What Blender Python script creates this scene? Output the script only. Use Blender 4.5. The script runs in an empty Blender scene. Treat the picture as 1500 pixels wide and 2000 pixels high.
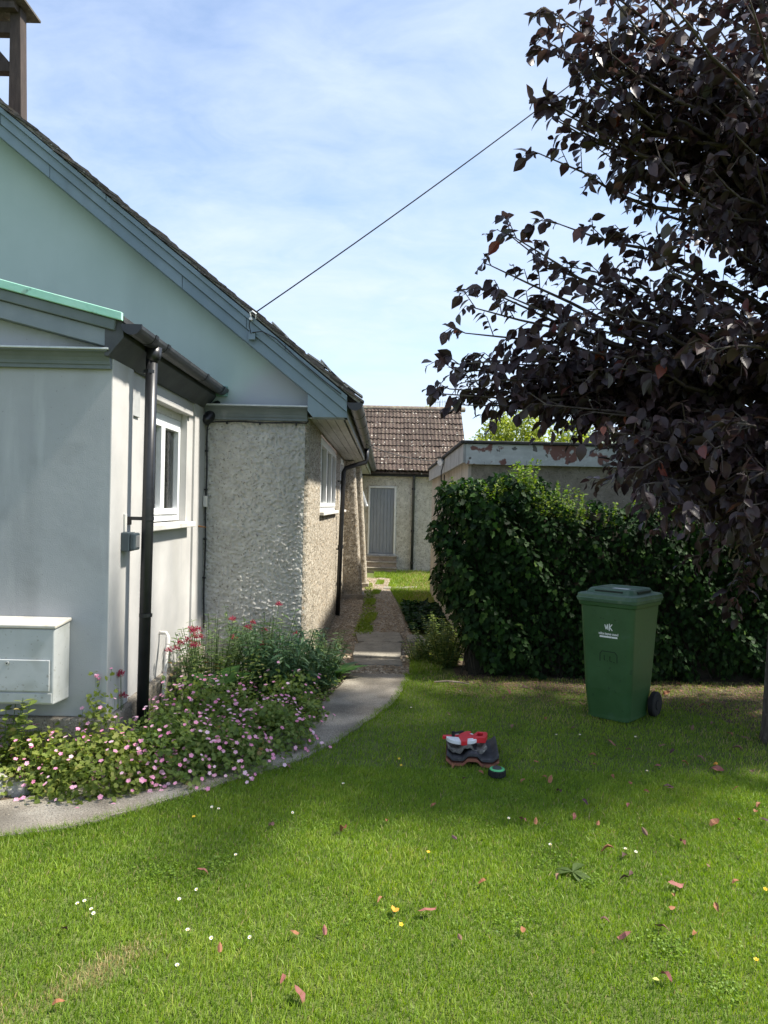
import bpy, math, random
import numpy as np
from mathutils import Matrix, Vector, noise as mn
random.seed(7); rng = np.random.default_rng(7)
R = math.radians
sc = bpy.context.scene
COL = sc.collection

# ------------------------------------------------------------------ camera
cam_d = bpy.data.cameras.new('camera'); cam = bpy.data.objects.new('camera', cam_d); COL.objects.link(cam)
cam_d.sensor_fit = 'HORIZONTAL'; cam_d.sensor_width = 36; cam_d.lens = 36
cam_d.clip_start = 0.05; cam_d.clip_end = 2000
cam.matrix_world = Matrix.Translation((0, 0, 1.65)) @ Matrix.Rotation(R(89.5), 4, 'X') @ Matrix.Rotation(R(1.26), 4, 'Z')
sc.camera = cam

# ------------------------------------------------------------------ light
SUN_EL, SUN_AZ = 54.0, 92.3          # azimuth clockwise from +Y (the way the camera looks); 90 = from the right
sd = Vector((math.sin(R(SUN_AZ)) * math.cos(R(SUN_EL)), math.cos(R(SUN_AZ)) * math.cos(R(SUN_EL)), math.sin(R(SUN_EL))))
sun_d = bpy.data.lights.new('sun', 'SUN'); sun = bpy.data.objects.new('sun', sun_d); COL.objects.link(sun)
sun_d.energy = 3.7; sun_d.angle = R(3.5); sun_d.color = (1.0, 0.94, 0.84)
sun.rotation_euler = sd.to_track_quat('Z', 'Y').to_euler()
sun.location = sd * 40

w = bpy.data.worlds.new('World'); sc.world = w; w.use_nodes = True
wt = w.node_tree; wt.nodes.clear()
def wn(t, **k):
    n = wt.nodes.new(t)
    for a, b in k.items(): setattr(n, a, b)
    return n
def wl(a, b): wt.links.new(a, b)
sky = wn('ShaderNodeTexSky', sky_type='NISHITA', sun_disc=False)
sky.sun_elevation = R(SUN_EL); sky.sun_rotation = R(SUN_AZ); sky.altitude = 80; sky.air_density = 1.0; sky.dust_density = 0.8; sky.ozone_density = 1.6
tc = wn('ShaderNodeTexCoord'); sep = wn('ShaderNodeSeparateXYZ'); wl(tc.outputs['Generated'], sep.inputs[0])
zc = wn('ShaderNodeMath', operation='MAXIMUM'); wl(sep.outputs['Z'], zc.inputs[0]); zc.inputs[1].default_value = 0.0
zp = wn('ShaderNodeMath', operation='ADD'); wl(zc.outputs[0], zp.inputs[0]); zp.inputs[1].default_value = 0.22
dx = wn('ShaderNodeMath', operation='DIVIDE'); wl(sep.outputs['X'], dx.inputs[0]); wl(zp.outputs[0], dx.inputs[1])
dy = wn('ShaderNodeMath', operation='DIVIDE'); wl(sep.outputs['Y'], dy.inputs[0]); wl(zp.outputs[0], dy.inputs[1])
cb = wn('ShaderNodeCombineXYZ'); wl(dx.outputs[0], cb.inputs[0]); wl(dy.outputs[0], cb.inputs[1])
mp = wn('ShaderNodeMapping'); wl(cb.outputs[0], mp.inputs[0]); mp.inputs['Rotation'].default_value = (0, 0, R(-28)); mp.inputs['Scale'].default_value = (1.0, 1.5, 1); mp.inputs['Location'].default_value = (3.1, .4, 0)
n1 = wn('ShaderNodeTexNoise'); wl(mp.outputs[0], n1.inputs['Vector']); n1.inputs['Scale'].default_value = 1.5; n1.inputs['Detail'].default_value = 8; n1.inputs['Roughness'].default_value = .56; n1.inputs['Distortion'].default_value = .35
n2 = wn('ShaderNodeTexNoise'); wl(mp.outputs[0], n2.inputs['Vector']); n2.inputs['Scale'].default_value = 5.2; n2.inputs['Detail'].default_value = 9; n2.inputs['Roughness'].default_value = .6; n2.inputs['Distortion'].default_value = .5
r1 = wn('ShaderNodeMapRange'); wl(n1.outputs['Fac'], r1.inputs[0]); r1.inputs[1].default_value = .28; r1.inputs[2].default_value = .74
r2 = wn('ShaderNodeMapRange'); wl(n2.outputs['Fac'], r2.inputs[0]); r2.inputs[1].default_value = .30; r2.inputs[2].default_value = .72; r2.inputs[4].default_value = .42
cm = wn('ShaderNodeMath', operation='MULTIPLY_ADD'); wl(r1.outputs[0], cm.inputs[0]); cm.inputs[1].default_value = .66; wl(r2.outputs[0], cm.inputs[2])
# thin haze thickens toward the horizon all the way round
hz = wn('ShaderNodeMapRange'); wl(zc.outputs[0], hz.inputs[0]); hz.inputs[1].default_value = 0.0; hz.inputs[2].default_value = 0.5; hz.inputs[3].default_value = .42; hz.inputs[4].default_value = .03
ca = wn('ShaderNodeMath', operation='ADD', use_clamp=True); wl(cm.outputs[0], ca.inputs[0]); wl(hz.outputs[0], ca.inputs[1])
cs = wn('ShaderNodeMath', operation='MULTIPLY'); wl(ca.outputs[0], cs.inputs[0]); cs.inputs[1].default_value = .84
mixc = wn('ShaderNodeMix', data_type='RGBA'); wl(cs.outputs[0], mixc.inputs['Factor']); wl(sky.outputs[0], mixc.inputs['A'])
mixc.inputs['B'].default_value = (3.3, 3.8, 4.75, 1)
bg = wn('ShaderNodeBackground'); wl(mixc.outputs['Result'], bg.inputs[0]); bg.inputs[1].default_value = 0.098
wo = wn('ShaderNodeOutputWorld'); wl(bg.outputs[0], wo.inputs[0])

sc.view_settings.view_transform = 'Standard'; sc.view_settings.look = 'None'
sc.view_settings.exposure = 1.45; sc.view_settings.gamma = 1.0; sc.view_settings.use_curve_mapping = False
sc.render.engine = 'CYCLES'
sc.cycles.use_denoising = True
try: sc.cycles.denoiser = 'OPENIMAGEDENOISE'
except Exception: pass
sc.cycles.max_bounces = 8; sc.cycles.transparent_max_bounces = 12
sc.cycles.caustics_reflective = False; sc.cycles.caustics_refractive = False

# ------------------------------------------------------------------ materials
def mat(name, c1, c2, scale=4, detail=6, rough=.75, bump=None, stretch=(1, 1, 1), speck=None, spec=.35, streak=None,
        rnd=0.0, metal=0.0, ramp=(.35, .68), rough_var=0.0, lichen=None, bump2=None):
    m = bpy.data.materials.new(name); m.use_nodes = True; t = m.node_tree; N = t.nodes; Lk = t.links.new
    bs = N['Principled BSDF']
    tcn = N.new('ShaderNodeTexCoord'); mpn = N.new('ShaderNodeMapping'); mpn.inputs['Scale'].default_value = stretch
    oi = N.new('ShaderNodeObjectInfo')
    if rnd:
        ad = N.new('ShaderNodeVectorMath'); ad.operation = 'MULTIPLY_ADD'
        cbx = N.new('ShaderNodeCombineXYZ')
        for k in range(3): Lk(oi.outputs['Random'], cbx.inputs[k])
        Lk(cbx.outputs[0], ad.inputs[0]); ad.inputs[1].default_value = (37, 91, 53); Lk(tcn.outputs['Object'], ad.inputs[2])
        src = ad.outputs[0]
    else: src = tcn.outputs['Object']
    Lk(src, mpn.inputs[0])
    nz = N.new('ShaderNodeTexNoise'); nz.inputs['Scale'].default_value = scale; nz.inputs['Detail'].default_value = detail; nz.inputs['Roughness'].default_value = .62
    Lk(mpn.outputs[0], nz.inputs['Vector'])
    rp = N.new('ShaderNodeValToRGB'); rp.color_ramp.elements[0].position = ramp[0]; rp.color_ramp.elements[1].position = ramp[1]
    rp.color_ramp.elements[0].color = (*c1, 1); rp.color_ramp.elements[1].color = (*c2, 1)
    Lk(nz.outputs['Fac'], rp.inputs[0]); col = rp.outputs[0]
    def mixin(col, facsock, c):
        mx = N.new('ShaderNodeMix'); mx.data_type = 'RGBA'; Lk(facsock, mx.inputs['Factor']); Lk(col, mx.inputs['A']); mx.inputs['B'].default_value = (*c, 1)
        return mx.outputs['Result']
    def noisefac(sca, lo, hi, amt, strv=(1, 1, 1), det=4):
        mq = N.new('ShaderNodeMapping'); mq.inputs['Scale'].default_value = strv; Lk(src, mq.inputs[0])
        q = N.new('ShaderNodeTexNoise'); q.inputs['Scale'].default_value = sca; q.inputs['Detail'].default_value = det; Lk(mq.outputs[0], q.inputs['Vector'])
        r_ = N.new('ShaderNodeMapRange'); r_.inputs[1].default_value = lo; r_.inputs[2].default_value = hi; r_.inputs[4].default_value = amt; Lk(q.outputs['Fac'], r_.inputs[0])
        return r_.outputs[0]
    for sp in (speck or []): col = mixin(col, noisefac(*sp[1:5], det=(sp[5] if len(sp) > 5 else 2)), sp[0])
    for sk in (streak or []): col = mixin(col, noisefac(*sk[1:5], strv=(1, 1, .12)), sk[0])
    if rnd:
        hs = N.new('ShaderNodeHueSaturation'); mr = N.new('ShaderNodeMapRange'); mr.inputs[3].default_value = 1 - rnd; mr.inputs[4].default_value = 1 + rnd
        Lk(oi.outputs['Random'], mr.inputs[0]); Lk(mr.outputs[0], hs.inputs['Value']); Lk(col, hs.inputs['Color']); col = hs.outputs[0]
    Lk(col, bs.inputs['Base Color'])
    bs.inputs['Roughness'].default_value = rough; bs.inputs['Specular IOR Level'].default_value = spec; bs.inputs['Metallic'].default_value = metal
    if rough_var:
        r_ = N.new('ShaderNodeMapRange'); r_.inputs[3].default_value = rough - rough_var; r_.inputs[4].default_value = rough + rough_var
        Lk(nz.outputs['Fac'], r_.inputs[0]); Lk(r_.outputs[0], bs.inputs['Roughness'])
    prev = None
    for b in ([bump] if bump else []) + ([bump2] if bump2 else []):
        bn = N.new('ShaderNodeTexNoise'); bn.inputs['Scale'].default_value = b[1]; bn.inputs['Detail'].default_value = 5; Lk(mpn.outputs[0], bn.inputs['Vector'])
        bp = N.new('ShaderNodeBump'); bp.inputs['Strength'].default_value = b[0]; bp.inputs['Distance'].default_value = b[2]; Lk(bn.outputs['Fac'], bp.inputs['Height'])
        if prev: Lk(prev, bp.inputs['Normal'])
        prev = bp.outputs[0]; Lk(prev, bs.inputs['Normal'])
    return m

def leafmat(name, cols, rough=.45, trans=.3, spec=.4, attr=True, tcol=None):
    m = bpy.data.materials.new(name); m.use_nodes = True; t = m.node_tree; N = t.nodes; Lk = t.links.new
    bs = N['Principled BSDF']; out = N['Material Output']
    if attr: a = N.new('ShaderNodeAttribute'); a.attribute_name = 'tint'; f = a.outputs['Fac']
    else: a = N.new('ShaderNodeObjectInfo'); f = a.outputs['Random']
    rp = N.new('ShaderNodeValToRGB'); els = rp.color_ramp.elements
    while len(els) < len(cols): els.new(.5)
    for i, (p, c) in enumerate(cols): els[i].position = p; els[i].color = (*c, 1)
    Lk(f, rp.inputs[0]); Lk(rp.outputs[0], bs.inputs['Base Color'])
    bs.inputs['Roughness'].default_value = rough; bs.inputs['Specular IOR Level'].default_value = spec
    tr = N.new('ShaderNodeBsdfTranslucent')
    if tcol: tr.inputs[0].default_value = (*tcol, 1)
    else:
        g = N.new('ShaderNodeHueSaturation'); g.inputs['Saturation'].default_value = 1.15; g.inputs['Value'].default_value = 1.4; Lk(rp.outputs[0], g.inputs['Color']); Lk(g.outputs[0], tr.inputs[0])
    mx = N.new('ShaderNodeMixShader'); mx.inputs[0].default_value = trans; Lk(bs.outputs[0], mx.inputs[1]); Lk(tr.outputs[0], mx.inputs[2]); Lk(mx.outputs[0], out.inputs[0])
    return m

def glassmat(name, tint=(.75, .8, .8), refl=.1):
    m = bpy.data.materials.new(name); m.use_nodes = True; t = m.node_tree; N = t.nodes; Lk = t.links.new
    out = N['Material Output']; tr = N.new('ShaderNodeBsdfTransparent'); tr.inputs[0].default_value = (*tint, 1)
    gl = N.new('ShaderNodeBsdfGlossy'); gl.inputs['Roughness'].default_value = .02
    fr = N.new('ShaderNodeFresnel'); fr.inputs[0].default_value = 1.5
    ad = N.new('ShaderNodeMath'); ad.operation = 'ADD'; ad.use_clamp = True; Lk(fr.outputs[0], ad.inputs[0]); ad.inputs[1].default_value = refl
    mx = N.new('ShaderNodeMixShader'); Lk(ad.outputs[0], mx.inputs[0]); Lk(tr.outputs[0], mx.inputs[1]); Lk(gl.outputs[0], mx.inputs[2]); Lk(mx.outputs[0], out.inputs[0])
    return m

MT = {}
MT['soil'] = mat('soil', (.05, .036, .024), (.115, .085, .055), 9, 8, .95, (.8, 60, .02), speck=[((.26, .2, .13), 90, .62, .7, .7)])
MT['turf'] = mat('turf', (.075, .10, .022), (.12, .15, .038), 6, 8, .95, (.7, 80, .02))
MT['concrete'] = mat('concrete', (.23, .20, .158), (.40, .36, .295), 3.2, 9, .92, (.8, 80, .01), speck=[((.5, .47, .40), 95, .63, .68, .85, 2), ((.07, .06, .048), 110, .58, .64, .8, 2), ((.11, .098, .078), 2.2, .5, .68, .6)], spec=.2)
MT['slab'] = mat('slab', (.2, .185, .155), (.31, .29, .24), 6, 8, .9, (.5, 60, .008), speck=[((.12, .11, .09), 26, .58, .68, .7)], spec=.2)
MT['gravel'] = mat('gravel', (.15, .118, .08), (.33, .27, .19), 45, 6, .95, (1, 70, .02), speck=[((.09, .07, .05), 60, .55, .64, .8), ((.5, .44, .34), 90, .64, .7, .8)])
MT['litter'] = mat('litter', (.15, .11, .07), (.36, .28, .185), 30, 5, .9, ramp=(.4, .62))
MT['pebble'] = mat('pebble', (.17, .135, .095), (.52, .455, .35), 28, 5, .9, ramp=(.4, .62))
MT['harling'] = mat('harling', (.25, .215, .16), (.55, .50, .41), 22, 8, .92, (.8, 90, .012), speck=[((.09, .075, .055), 62, .56, .62, .85, 2), ((.66, .62, .54), 55, .60, .66, .6, 2), ((.40, .26, .13), 30, .60, .70, .55)], streak=[((.2, .18, .15), 3.2, .55, .75, .5)], spec=.15)
MT['harling_paint'] = mat('harling_paint', (.40, .385, .345), (.56, .55, .50), 10, 8, .9, (.7, 60, .012), speck=[((.16, .148, .12), 44, .60, .68, .75, 3)], streak=[((.27, .265, .245), 2.6, .52, .72, .55)], spec=.15)
MT['far_harling'] = mat('far_harling', (.46, .42, .34), (.68, .63, .53), 9, 8, .92, (1, 45, .03), speck=[((.24, .21, .16), 28, .56, .66, .55)], streak=[((.25, .22, .17), 1.6, .54, .72, .6)], spec=.15)
MT['porch_paint'] = mat('porch_paint', (.335, .346, .352), (.39, .40, .402), 1.1, 7, .7, (.35, 150, .003), streak=[((.47, .485, .48), 7, .58, .68, .42), ((.24, .25, .25), 3.2, .56, .74, .5)], spec=.25, bump2=(.22, 9, .010), speck=[((.25, .255, .25), 3.5, .58, .74, .45), ((.2, .2, .19), 60, .72, .75, .5, 1)])
MT['porch_cream'] = mat('porch_cream', (.435, .43, .415), (.52, .51, .49), 2.5, 6, .72, (.14, 200, .002), streak=[((.55, .53, .475), 3.2, .55, .75, .5), ((.30, .305, .31), 4, .56, .72, .5)], spec=.25)
def gable_mat():
    m = mat('gable_paint', (.40, .50, .45), (.45, .55, .50), 1.2, 6, .75, (.12, 160, .002), streak=[((.31, .37, .34), 1.8, .52, .78, .45), ((.46, .55, .50), 4, .56, .74, .35)], spec=.2)
    N = m.node_tree.nodes; Lk = m.node_tree.links.new; bs = N['Principled BSDF']; old = bs.inputs['Base Color'].links[0].from_socket
    tcn = N.new('ShaderNodeTexCoord'); mpn = N.new('ShaderNodeMapping'); Lk(tcn.outputs['Object'], mpn.inputs[0])
    sp = N.new('ShaderNodeSeparateXYZ'); Lk(mpn.outputs[0], sp.inputs[0])
    # blends to plain grey on the low corner by the eaves, with an uneven edge
    a = N.new('ShaderNodeMath'); a.operation = 'MULTIPLY_ADD'; Lk(sp.outputs['X'], a.inputs[0]); a.inputs[1].default_value = 1.0; a.inputs[2].default_value = 4.42
    b = N.new('ShaderNodeMath'); b.operation = 'MULTIPLY_ADD'; Lk(sp.outputs['Z'], b.inputs[0]); b.inputs[1].default_value = -1.15; Lk(a.outputs[0], b.inputs[2])
    nz = N.new('ShaderNodeTexNoise'); nz.inputs['Scale'].default_value = 1.6; nz.inputs['Detail'].default_value = 4; Lk(tcn.outputs['Object'], nz.inputs['Vector'])
    c = N.new('ShaderNodeMath'); c.operation = 'MULTIPLY_ADD'; Lk(nz.outputs['Fac'], c.inputs[0]); c.inputs[1].default_value = .55; Lk(b.outputs[0], c.inputs[2])
    r_ = N.new('ShaderNodeMapRange'); r_.interpolation_type = 'SMOOTHSTEP'; r_.inputs[1].default_value = .12; r_.inputs[2].default_value = .5; Lk(c.outputs[0], r_.inputs[0])
    mx = N.new('ShaderNodeMix'); mx.data_type = 'RGBA'; Lk(r_.outputs[0], mx.inputs['Factor']); Lk(old, mx.inputs['A']); mx.inputs['B'].default_value = (.40, .425, .44, 1); Lk(mx.outputs['Result'], bs.inputs['Base Color'])
    return m
MT['gable'] = gable_mat()
MT['blue_board'] = mat('blue_board', (.185, .25, .285), (.235, .305, .335), 3, 6, .62, (.2, 90, .002), streak=[((.14, .17, .18), 5, .58, .75, .4)], spec=.3)
MT['grey_board'] = mat('grey_board', (.20, .23, .25), (.26, .29, .305), 3, 6, .62, (.2, 90, .002), spec=.3)
MT['cornice'] = mat('cornice', (.12, .145, .145), (.165, .19, .19), 4, 6, .6, (.15, 60, .002), streak=[((.3, .32, .31), 7, .62, .72, .45)], spec=.3)
MT['cornice_top'] = mat('cornice_top', (.46, .49, .47), (.58, .60, .58), 12, 6, .7)
MT['mint'] = mat('mint', (.32, .64, .49), (.40, .70, .56), 5, 6, .62, (.2, 50, .004), speck=[((.13, .22, .17), 16, .66, .72, .7), ((.42, .62, .5), 22, .62, .7, .4)])
MT['old_copper'] = mat('old_copper', (.18, .38, .33), (.32, .52, .46), 14, 6, .7, stretch=(4, 1, .3))
MT['black_plastic'] = mat('black_plastic', (.011, .012, .014), (.02, .021, .023), 8, 5, .36, (.1, 30, .002), speck=[((.05, .05, .05), 40, .68, .72, .5)], spec=.5)
MT['grey_plastic'] = mat('grey_plastic', (.03, .033, .036), (.055, .058, .06), 10, 6, .42, speck=[((.10, .10, .095), 20, .6, .72, .4)], spec=.5)
MT['dark_fascia'] = mat('dark_fascia', (.05, .053, .056), (.085, .088, .09), 6, 6, .55)
MT['upvc'] = mat('upvc', (.76, .78, .78), (.82, .83, .83), 4, 4, .35, spec=.5, speck=[((.55, .55, .52), 9, .6, .75, .35)])
MT['cream_wood'] = mat('cream_wood', (.62, .60, .55), (.72, .70, .65), 8, 6, .6, (.2, 60, .002), speck=[((.35, .3, .22), 14, .66, .74, .5)])
MT['soffit'] = mat('soffit', (.36, .365, .36), (.5, .5, .49), 5, 6, .7, stretch=(6, .6, 1), speck=[((.2, .19, .17), 10, .6, .75, .5)])
MT['tile_dark'] = mat('tile_dark', (.065, .058, .052), (.125, .11, .095), 22, 6, .9, (.6, 90, .004), speck=[((.3, .31, .27), 38, .66, .71, .7), ((.16, .11, .075), 15, .58, .7, .5)], rnd=.28)
MT['mortar'] = mat('mortar', (.26, .25, .23), (.40, .385, .36), 20, 6, .95, (.8, 60, .01))
MT['roof_tile'] = mat('roof_tile', (.05, .034, .028), (.105, .074, .06), 14, 6, .92, (.5, 80, .004), speck=[((.15, .13, .09), 22, .53, .64, .7), ((.03, .022, .018), 30, .52, .62, .75), ((.62, .60, .52), 13, .70, .73, .9, 1)], rnd=.22)
MT['ridge_tile'] = mat('ridge_tile', (.14, .11, .085), (.21, .17, .135), 14, 6, .92, (.5, 60, .006), speck=[((.27, .26, .18), 16, .52, .62, .8)], rnd=.15)
MT['felt'] = mat('felt', (.028, .03, .031), (.05, .052, .053), 12, 6, .85, (.4, 120, .003))
MT['concrete_panel'] = mat('concrete_panel', (.40, .36, .30), (.54, .495, .43), 3.5, 8, .92, (.4, 60, .006), streak=[((.24, .215, .18), 3, .52, .72, .65), ((.30, .25, .19), 7, .56, .7, .5)])
MT['garage_render'] = mat('garage_render', (.24, .215, .165), (.36, .325, .26), 10, 8, .92, (.9, 60, .012), speck=[((.14, .125, .1), 30, .58, .68, .6)])
MT['peeling'] = mat('peeling', (.42, .45, .45), (.57, .60, .60), 7, 6, .75, (.4, 40, .004), stretch=(.6, 1, 1.6), speck=[((.17, .062, .045), 2.6, .56, .575, .92, 8), ((.075, .07, .062), 9, .615, .63, .85, 6), ((.62, .66, .66), 20, .6, .66, .5)])
MT['grey_weathered'] = mat('grey_weathered', (.33, .34, .335), (.46, .47, .465), 6, 6, .75, (.3, 60, .003), streak=[((.2, .2, .19), 8, .52, .7, .6)])
MT['door_grey'] = mat('door_grey', (.20, .215, .235), (.25, .265, .285), 7, 5, .55, stretch=(8, 1, .6), streak=[((.32, .325, .33), 9, .55, .75, .4)])
MT['step_stone'] = mat('step_stone', (.25, .20, .15), (.36, .30, .235), 6, 6, .9, (.4, 50, .006), speck=[((.15, .12, .09), 16, .55, .66, .6)])
MT['cote_wood'] = mat('cote_wood', (.038, .028, .024), (.075, .056, .046), 7, 6, .8, (.5, 50, .004), stretch=(5, 5, .7), streak=[((.12, .095, .078), 6, .58, .72, .5)])
MT['meter_box'] = mat('meter_box', (.40, .42, .41), (.47, .485, .47), 4, 6, .55, speck=[((.25, .255, .215), 5, .50, .72, .65), ((.2, .19, .15), 40, .66, .7, .5)], streak=[((.34, .35, .32), 5, .55, .75, .5)])
MT['meter_top'] = mat('meter_top', (.42, .40, .34), (.52, .50, .44), 9, 6, .8, speck=[((.35, .32, .24), 14, .55, .7, .5)])
MT['slate_plastic'] = mat('slate_plastic', (.045, .062, .072), (.07, .09, .1), 6, 4, .45)
MT['bin_green'] = mat('bin_green', (.026, .078, .024), (.036, .098, .034), 5, 6, .42, (.12, 260, .001), speck=[((.05, .11, .06), 14, .62, .75, .5), ((.012, .03, .016), 22, .66, .72, .5)], spec=.45, rough_var=.1)
MT['bin_lid'] = mat('bin_lid', (.05, .105, .065), (.085, .15, .098), 9, 6, .5, (.1, 200, .001), speck=[((.17, .22, .18), 16, .58, .74, .5)], spec=.4)
MT['rubber'] = mat('rubber', (.008, .008, .008), (.016, .016, .016), 14, 4, .75)
MT['white_print'] = mat('white_print', (.72, .74, .73), (.8, .81, .8), 20, 4, .55, speck=[((.3, .36, .32), 60, .66, .7, .8)])
MT['dark_print'] = mat('dark_print', (.008, .018, .012), (.014, .026, .016), 20, 4, .6)
MT['tool_red'] = mat('tool_red', (.55, .018, .026), (.62, .03, .035), 8, 4, .4, spec=.5)
MT['tool_white'] = mat('tool_white', (.70, .72, .72), (.8, .81, .8), 12, 4, .45, speck=[((.2, .2, .2), 70, .7, .72, .8, 1)])
MT['device_green'] = mat('device_green', (.09, .46, .17), (.13, .54, .22), 8, 4, .4)
MT['tile_slate'] = mat('tile_slate', (.03, .031, .034), (.058, .058, .062), 16, 6, .75, (.4, 80, .003), speck=[((.13, .125, .12), 30, .62, .7, .5)])
MT['tile_red'] = mat('tile_red', (.19, .072, .042), (.27, .11, .068), 14, 6, .85, (.4, 80, .003), speck=[((.1, .05, .035), 22, .56, .66, .6)])
MT['tile_grey'] = mat('tile_grey', (.105, .10, .088), (.19, .182, .16), 16, 6, .92, (.7, 70, .005), speck=[((.33, .32, .28), 30, .62, .7, .7), ((.05, .047, .04), 24, .6, .66, .7)])
MT['bark'] = mat('bark', (.055, .045, .038), (.13, .11, .092), 12, 8, .92, (1, 30, .02), stretch=(1.6, 1.6, .5), speck=[((.2, .19, .165), 20, .6, .7, .6)])
MT['twig'] = mat('twig', (.05, .038, .033), (.11, .09, .078), 12, 5, .8)
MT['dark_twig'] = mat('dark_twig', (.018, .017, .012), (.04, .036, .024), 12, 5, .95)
MT['cable'] = mat('cable', (.012, .012, .013), (.02, .02, .02), 10, 3, .5)
MT['galv'] = mat('galv', (.35, .36, .36), (.5, .51, .51), 30, 4, .45, metal=.7)
MT['rust'] = mat('rust', (.16, .07, .03), (.30, .15, .06), 30, 5, .9)
MT['curtain'] = mat('curtain', (.80, .82, .80), (.88, .89, .87), 60, 4, .9, stretch=(1, 1, .2), bump=(.5, 120, .01))
MT['interior'] = mat('interior', (.12, .12, .115), (.16, .155, .15), 2, 3, .9)
MT['pane'] = glassmat('pane', (.95, .97, .96), .04)
MT['stone'] = mat('stone', (.24, .23, .205), (.38, .365, .33), 9, 7, .9, (.7, 30, .02), speck=[((.15, .17, .1), 10, .58, .68, .5)])

# ------------------------------------------------------------------ builders
class MB:
    def __init__(s): s.v = []; s.f = []
    def add(s, vs, fs):
        o = len(s.v); s.v += [tuple(p) for p in vs]; s.f += [tuple(i + o for i in f) for f in fs]; return s
    def box(s, x0, x1, y0, y1, z0, z1):
        return s.add([(x0, y0, z0), (x1, y0, z0), (x1, y1, z0), (x0, y1, z0), (x0, y0, z1), (x1, y0, z1), (x1, y1, z1), (x0, y1, z1)],
                     [(0, 3, 2, 1), (4, 5, 6, 7), (0, 1, 5, 4), (1, 2, 6, 5), (2, 3, 7, 6), (3, 0, 4, 7)])
    def prism(s, poly, axis, a, b):
        """poly in the plane across axis: axis y -> (x,z), axis x -> (y,z), axis z -> (x,y)"""
        def P(u, v, t): return {'y': (u, t, v), 'x': (t, u, v), 'z': (u, v, t)}[axis]
        n = len(poly); vs = [P(u, v, a) for u, v in poly] + [P(u, v, b) for u, v in poly]
        return s.add(vs, [tuple(range(n))[::-1], tuple(range(n, 2 * n))] + [(i, (i + 1) % n, n + (i + 1) % n, n + i) for i in range(n)])
    def tube(s, pts, r, n=8, caps=True):
        pts = [Vector(p) for p in pts]; rs = r if isinstance(r, (list, tuple)) else [r] * len(pts)
        rings = []; up = None
        for i, p in enumerate(pts):
            d = (pts[min(i + 1, len(pts) - 1)] - pts[max(i - 1, 0)]).normalized()
            if up is None: up = Vector((0, 0, 1)) if abs(d.z) < .9 else Vector((1, 0, 0))
            a = d.cross(up).normalized(); b = a.cross(d).normalized(); up = b
            rings.append([p + a * math.cos(2 * math.pi * k / n) * rs[i] + b * math.sin(2 * math.pi * k / n) * rs[i] for k in range(n)])
        vs = [q for g in rings for q in g]; fs = []
        for i in range(len(pts) - 1):
            for k in range(n): fs.append((i * n + k, i * n + (k + 1) % n, (i + 1) * n + (k + 1) % n, (i + 1) * n + k))
        if caps: fs += [tuple(range(n))[::-1], tuple(range((len(pts) - 1) * n, len(pts) * n))]
        return s.add(vs, fs)
    def build(s, name, m, parent=None, bevel=0, smooth=False):
        me = bpy.data.meshes.new(name); me.from_pydata([tuple(p) for p in s.v], [], s.f); me.update()
        import bmesh
        bm = bmesh.new(); bm.from_mesh(me); bmesh.ops.recalc_face_normals(bm, faces=bm.faces); bm.to_mesh(me); bm.free()
        return link(name, me, m, parent, bevel, smooth)
def link(name, me, m, parent=None, bevel=0, smooth=False):
    if m and not me.materials: me.materials.append(MT[m] if isinstance(m, str) else m)
    o = bpy.data.objects.new(name, me); COL.objects.link(o)
    if parent: setparent(o, parent)
    if smooth: me.polygons.foreach_set('use_smooth', [True] * len(me.polygons))
    if bevel:
        b = o.modifiers.new('bevel', 'BEVEL'); b.width = bevel; b.segments = 2; b.limit_method = 'ANGLE'
    return o
def root_of(o):
    M_ = Matrix.Identity(4)
    while o: M_ = Matrix.LocRotScale(o.location, o.rotation_euler, o.scale) @ M_ if o.parent is None else (o.matrix_parent_inverse @ Matrix.LocRotScale(o.location, o.rotation_euler, o.scale)) @ M_; o = o.parent
    return M_
def setparent(o, p, keep=True):
    o.parent = p
    if keep: o.matrix_parent_inverse = root_of(p).inverted()
def tag(o, label, cat, group=None, kind=None):
    if label: o['label'] = label
    if cat: o['category'] = cat
    if group: o['group'] = group
    if kind: o['kind'] = kind
    return o
def thing(name, loc, label, cat, group=None, rz=0):
    o = bpy.data.objects.new(name, None); COL.objects.link(o); o.location = loc; o.rotation_euler = (0, 0, rz); o.empty_display_size = .1
    return tag(o, label, cat, group)
def struct(o, label=None, cat=None):
    o['kind'] = 'structure'
    if label: o['label'] = label
    if cat: o['category'] = cat
    return o
def box(name, m, parent, x0, x1, y0, y1, z0, z1, bevel=0): return MB().box(x0, x1, y0, y1, z0, z1).build(name, m, parent, bevel)
def np_mesh(name, V, F, m, parent=None, tint=None, smooth=False):
    V = np.asarray(V, np.float32); F = np.asarray(F, np.int32); k = F.shape[1]
    me = bpy.data.meshes.new(name); me.vertices.add(len(V)); me.vertices.foreach_set('co', V.ravel())
    me.loops.add(F.size); me.loops.foreach_set('vertex_index', F.ravel())
    me.polygons.add(len(F)); me.polygons.foreach_set('loop_start', np.arange(len(F), dtype=np.int32) * k)
    if smooth: me.polygons.foreach_set('use_smooth', np.ones(len(F), bool))
    me.update(calc_edges=True); me.validate()
    if tint is not None:
        a = me.attributes.new('tint', 'FLOAT', 'POINT'); a.data.foreach_set('value', np.asarray(tint, np.float32))
    return link(name, me, m, parent)
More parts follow.
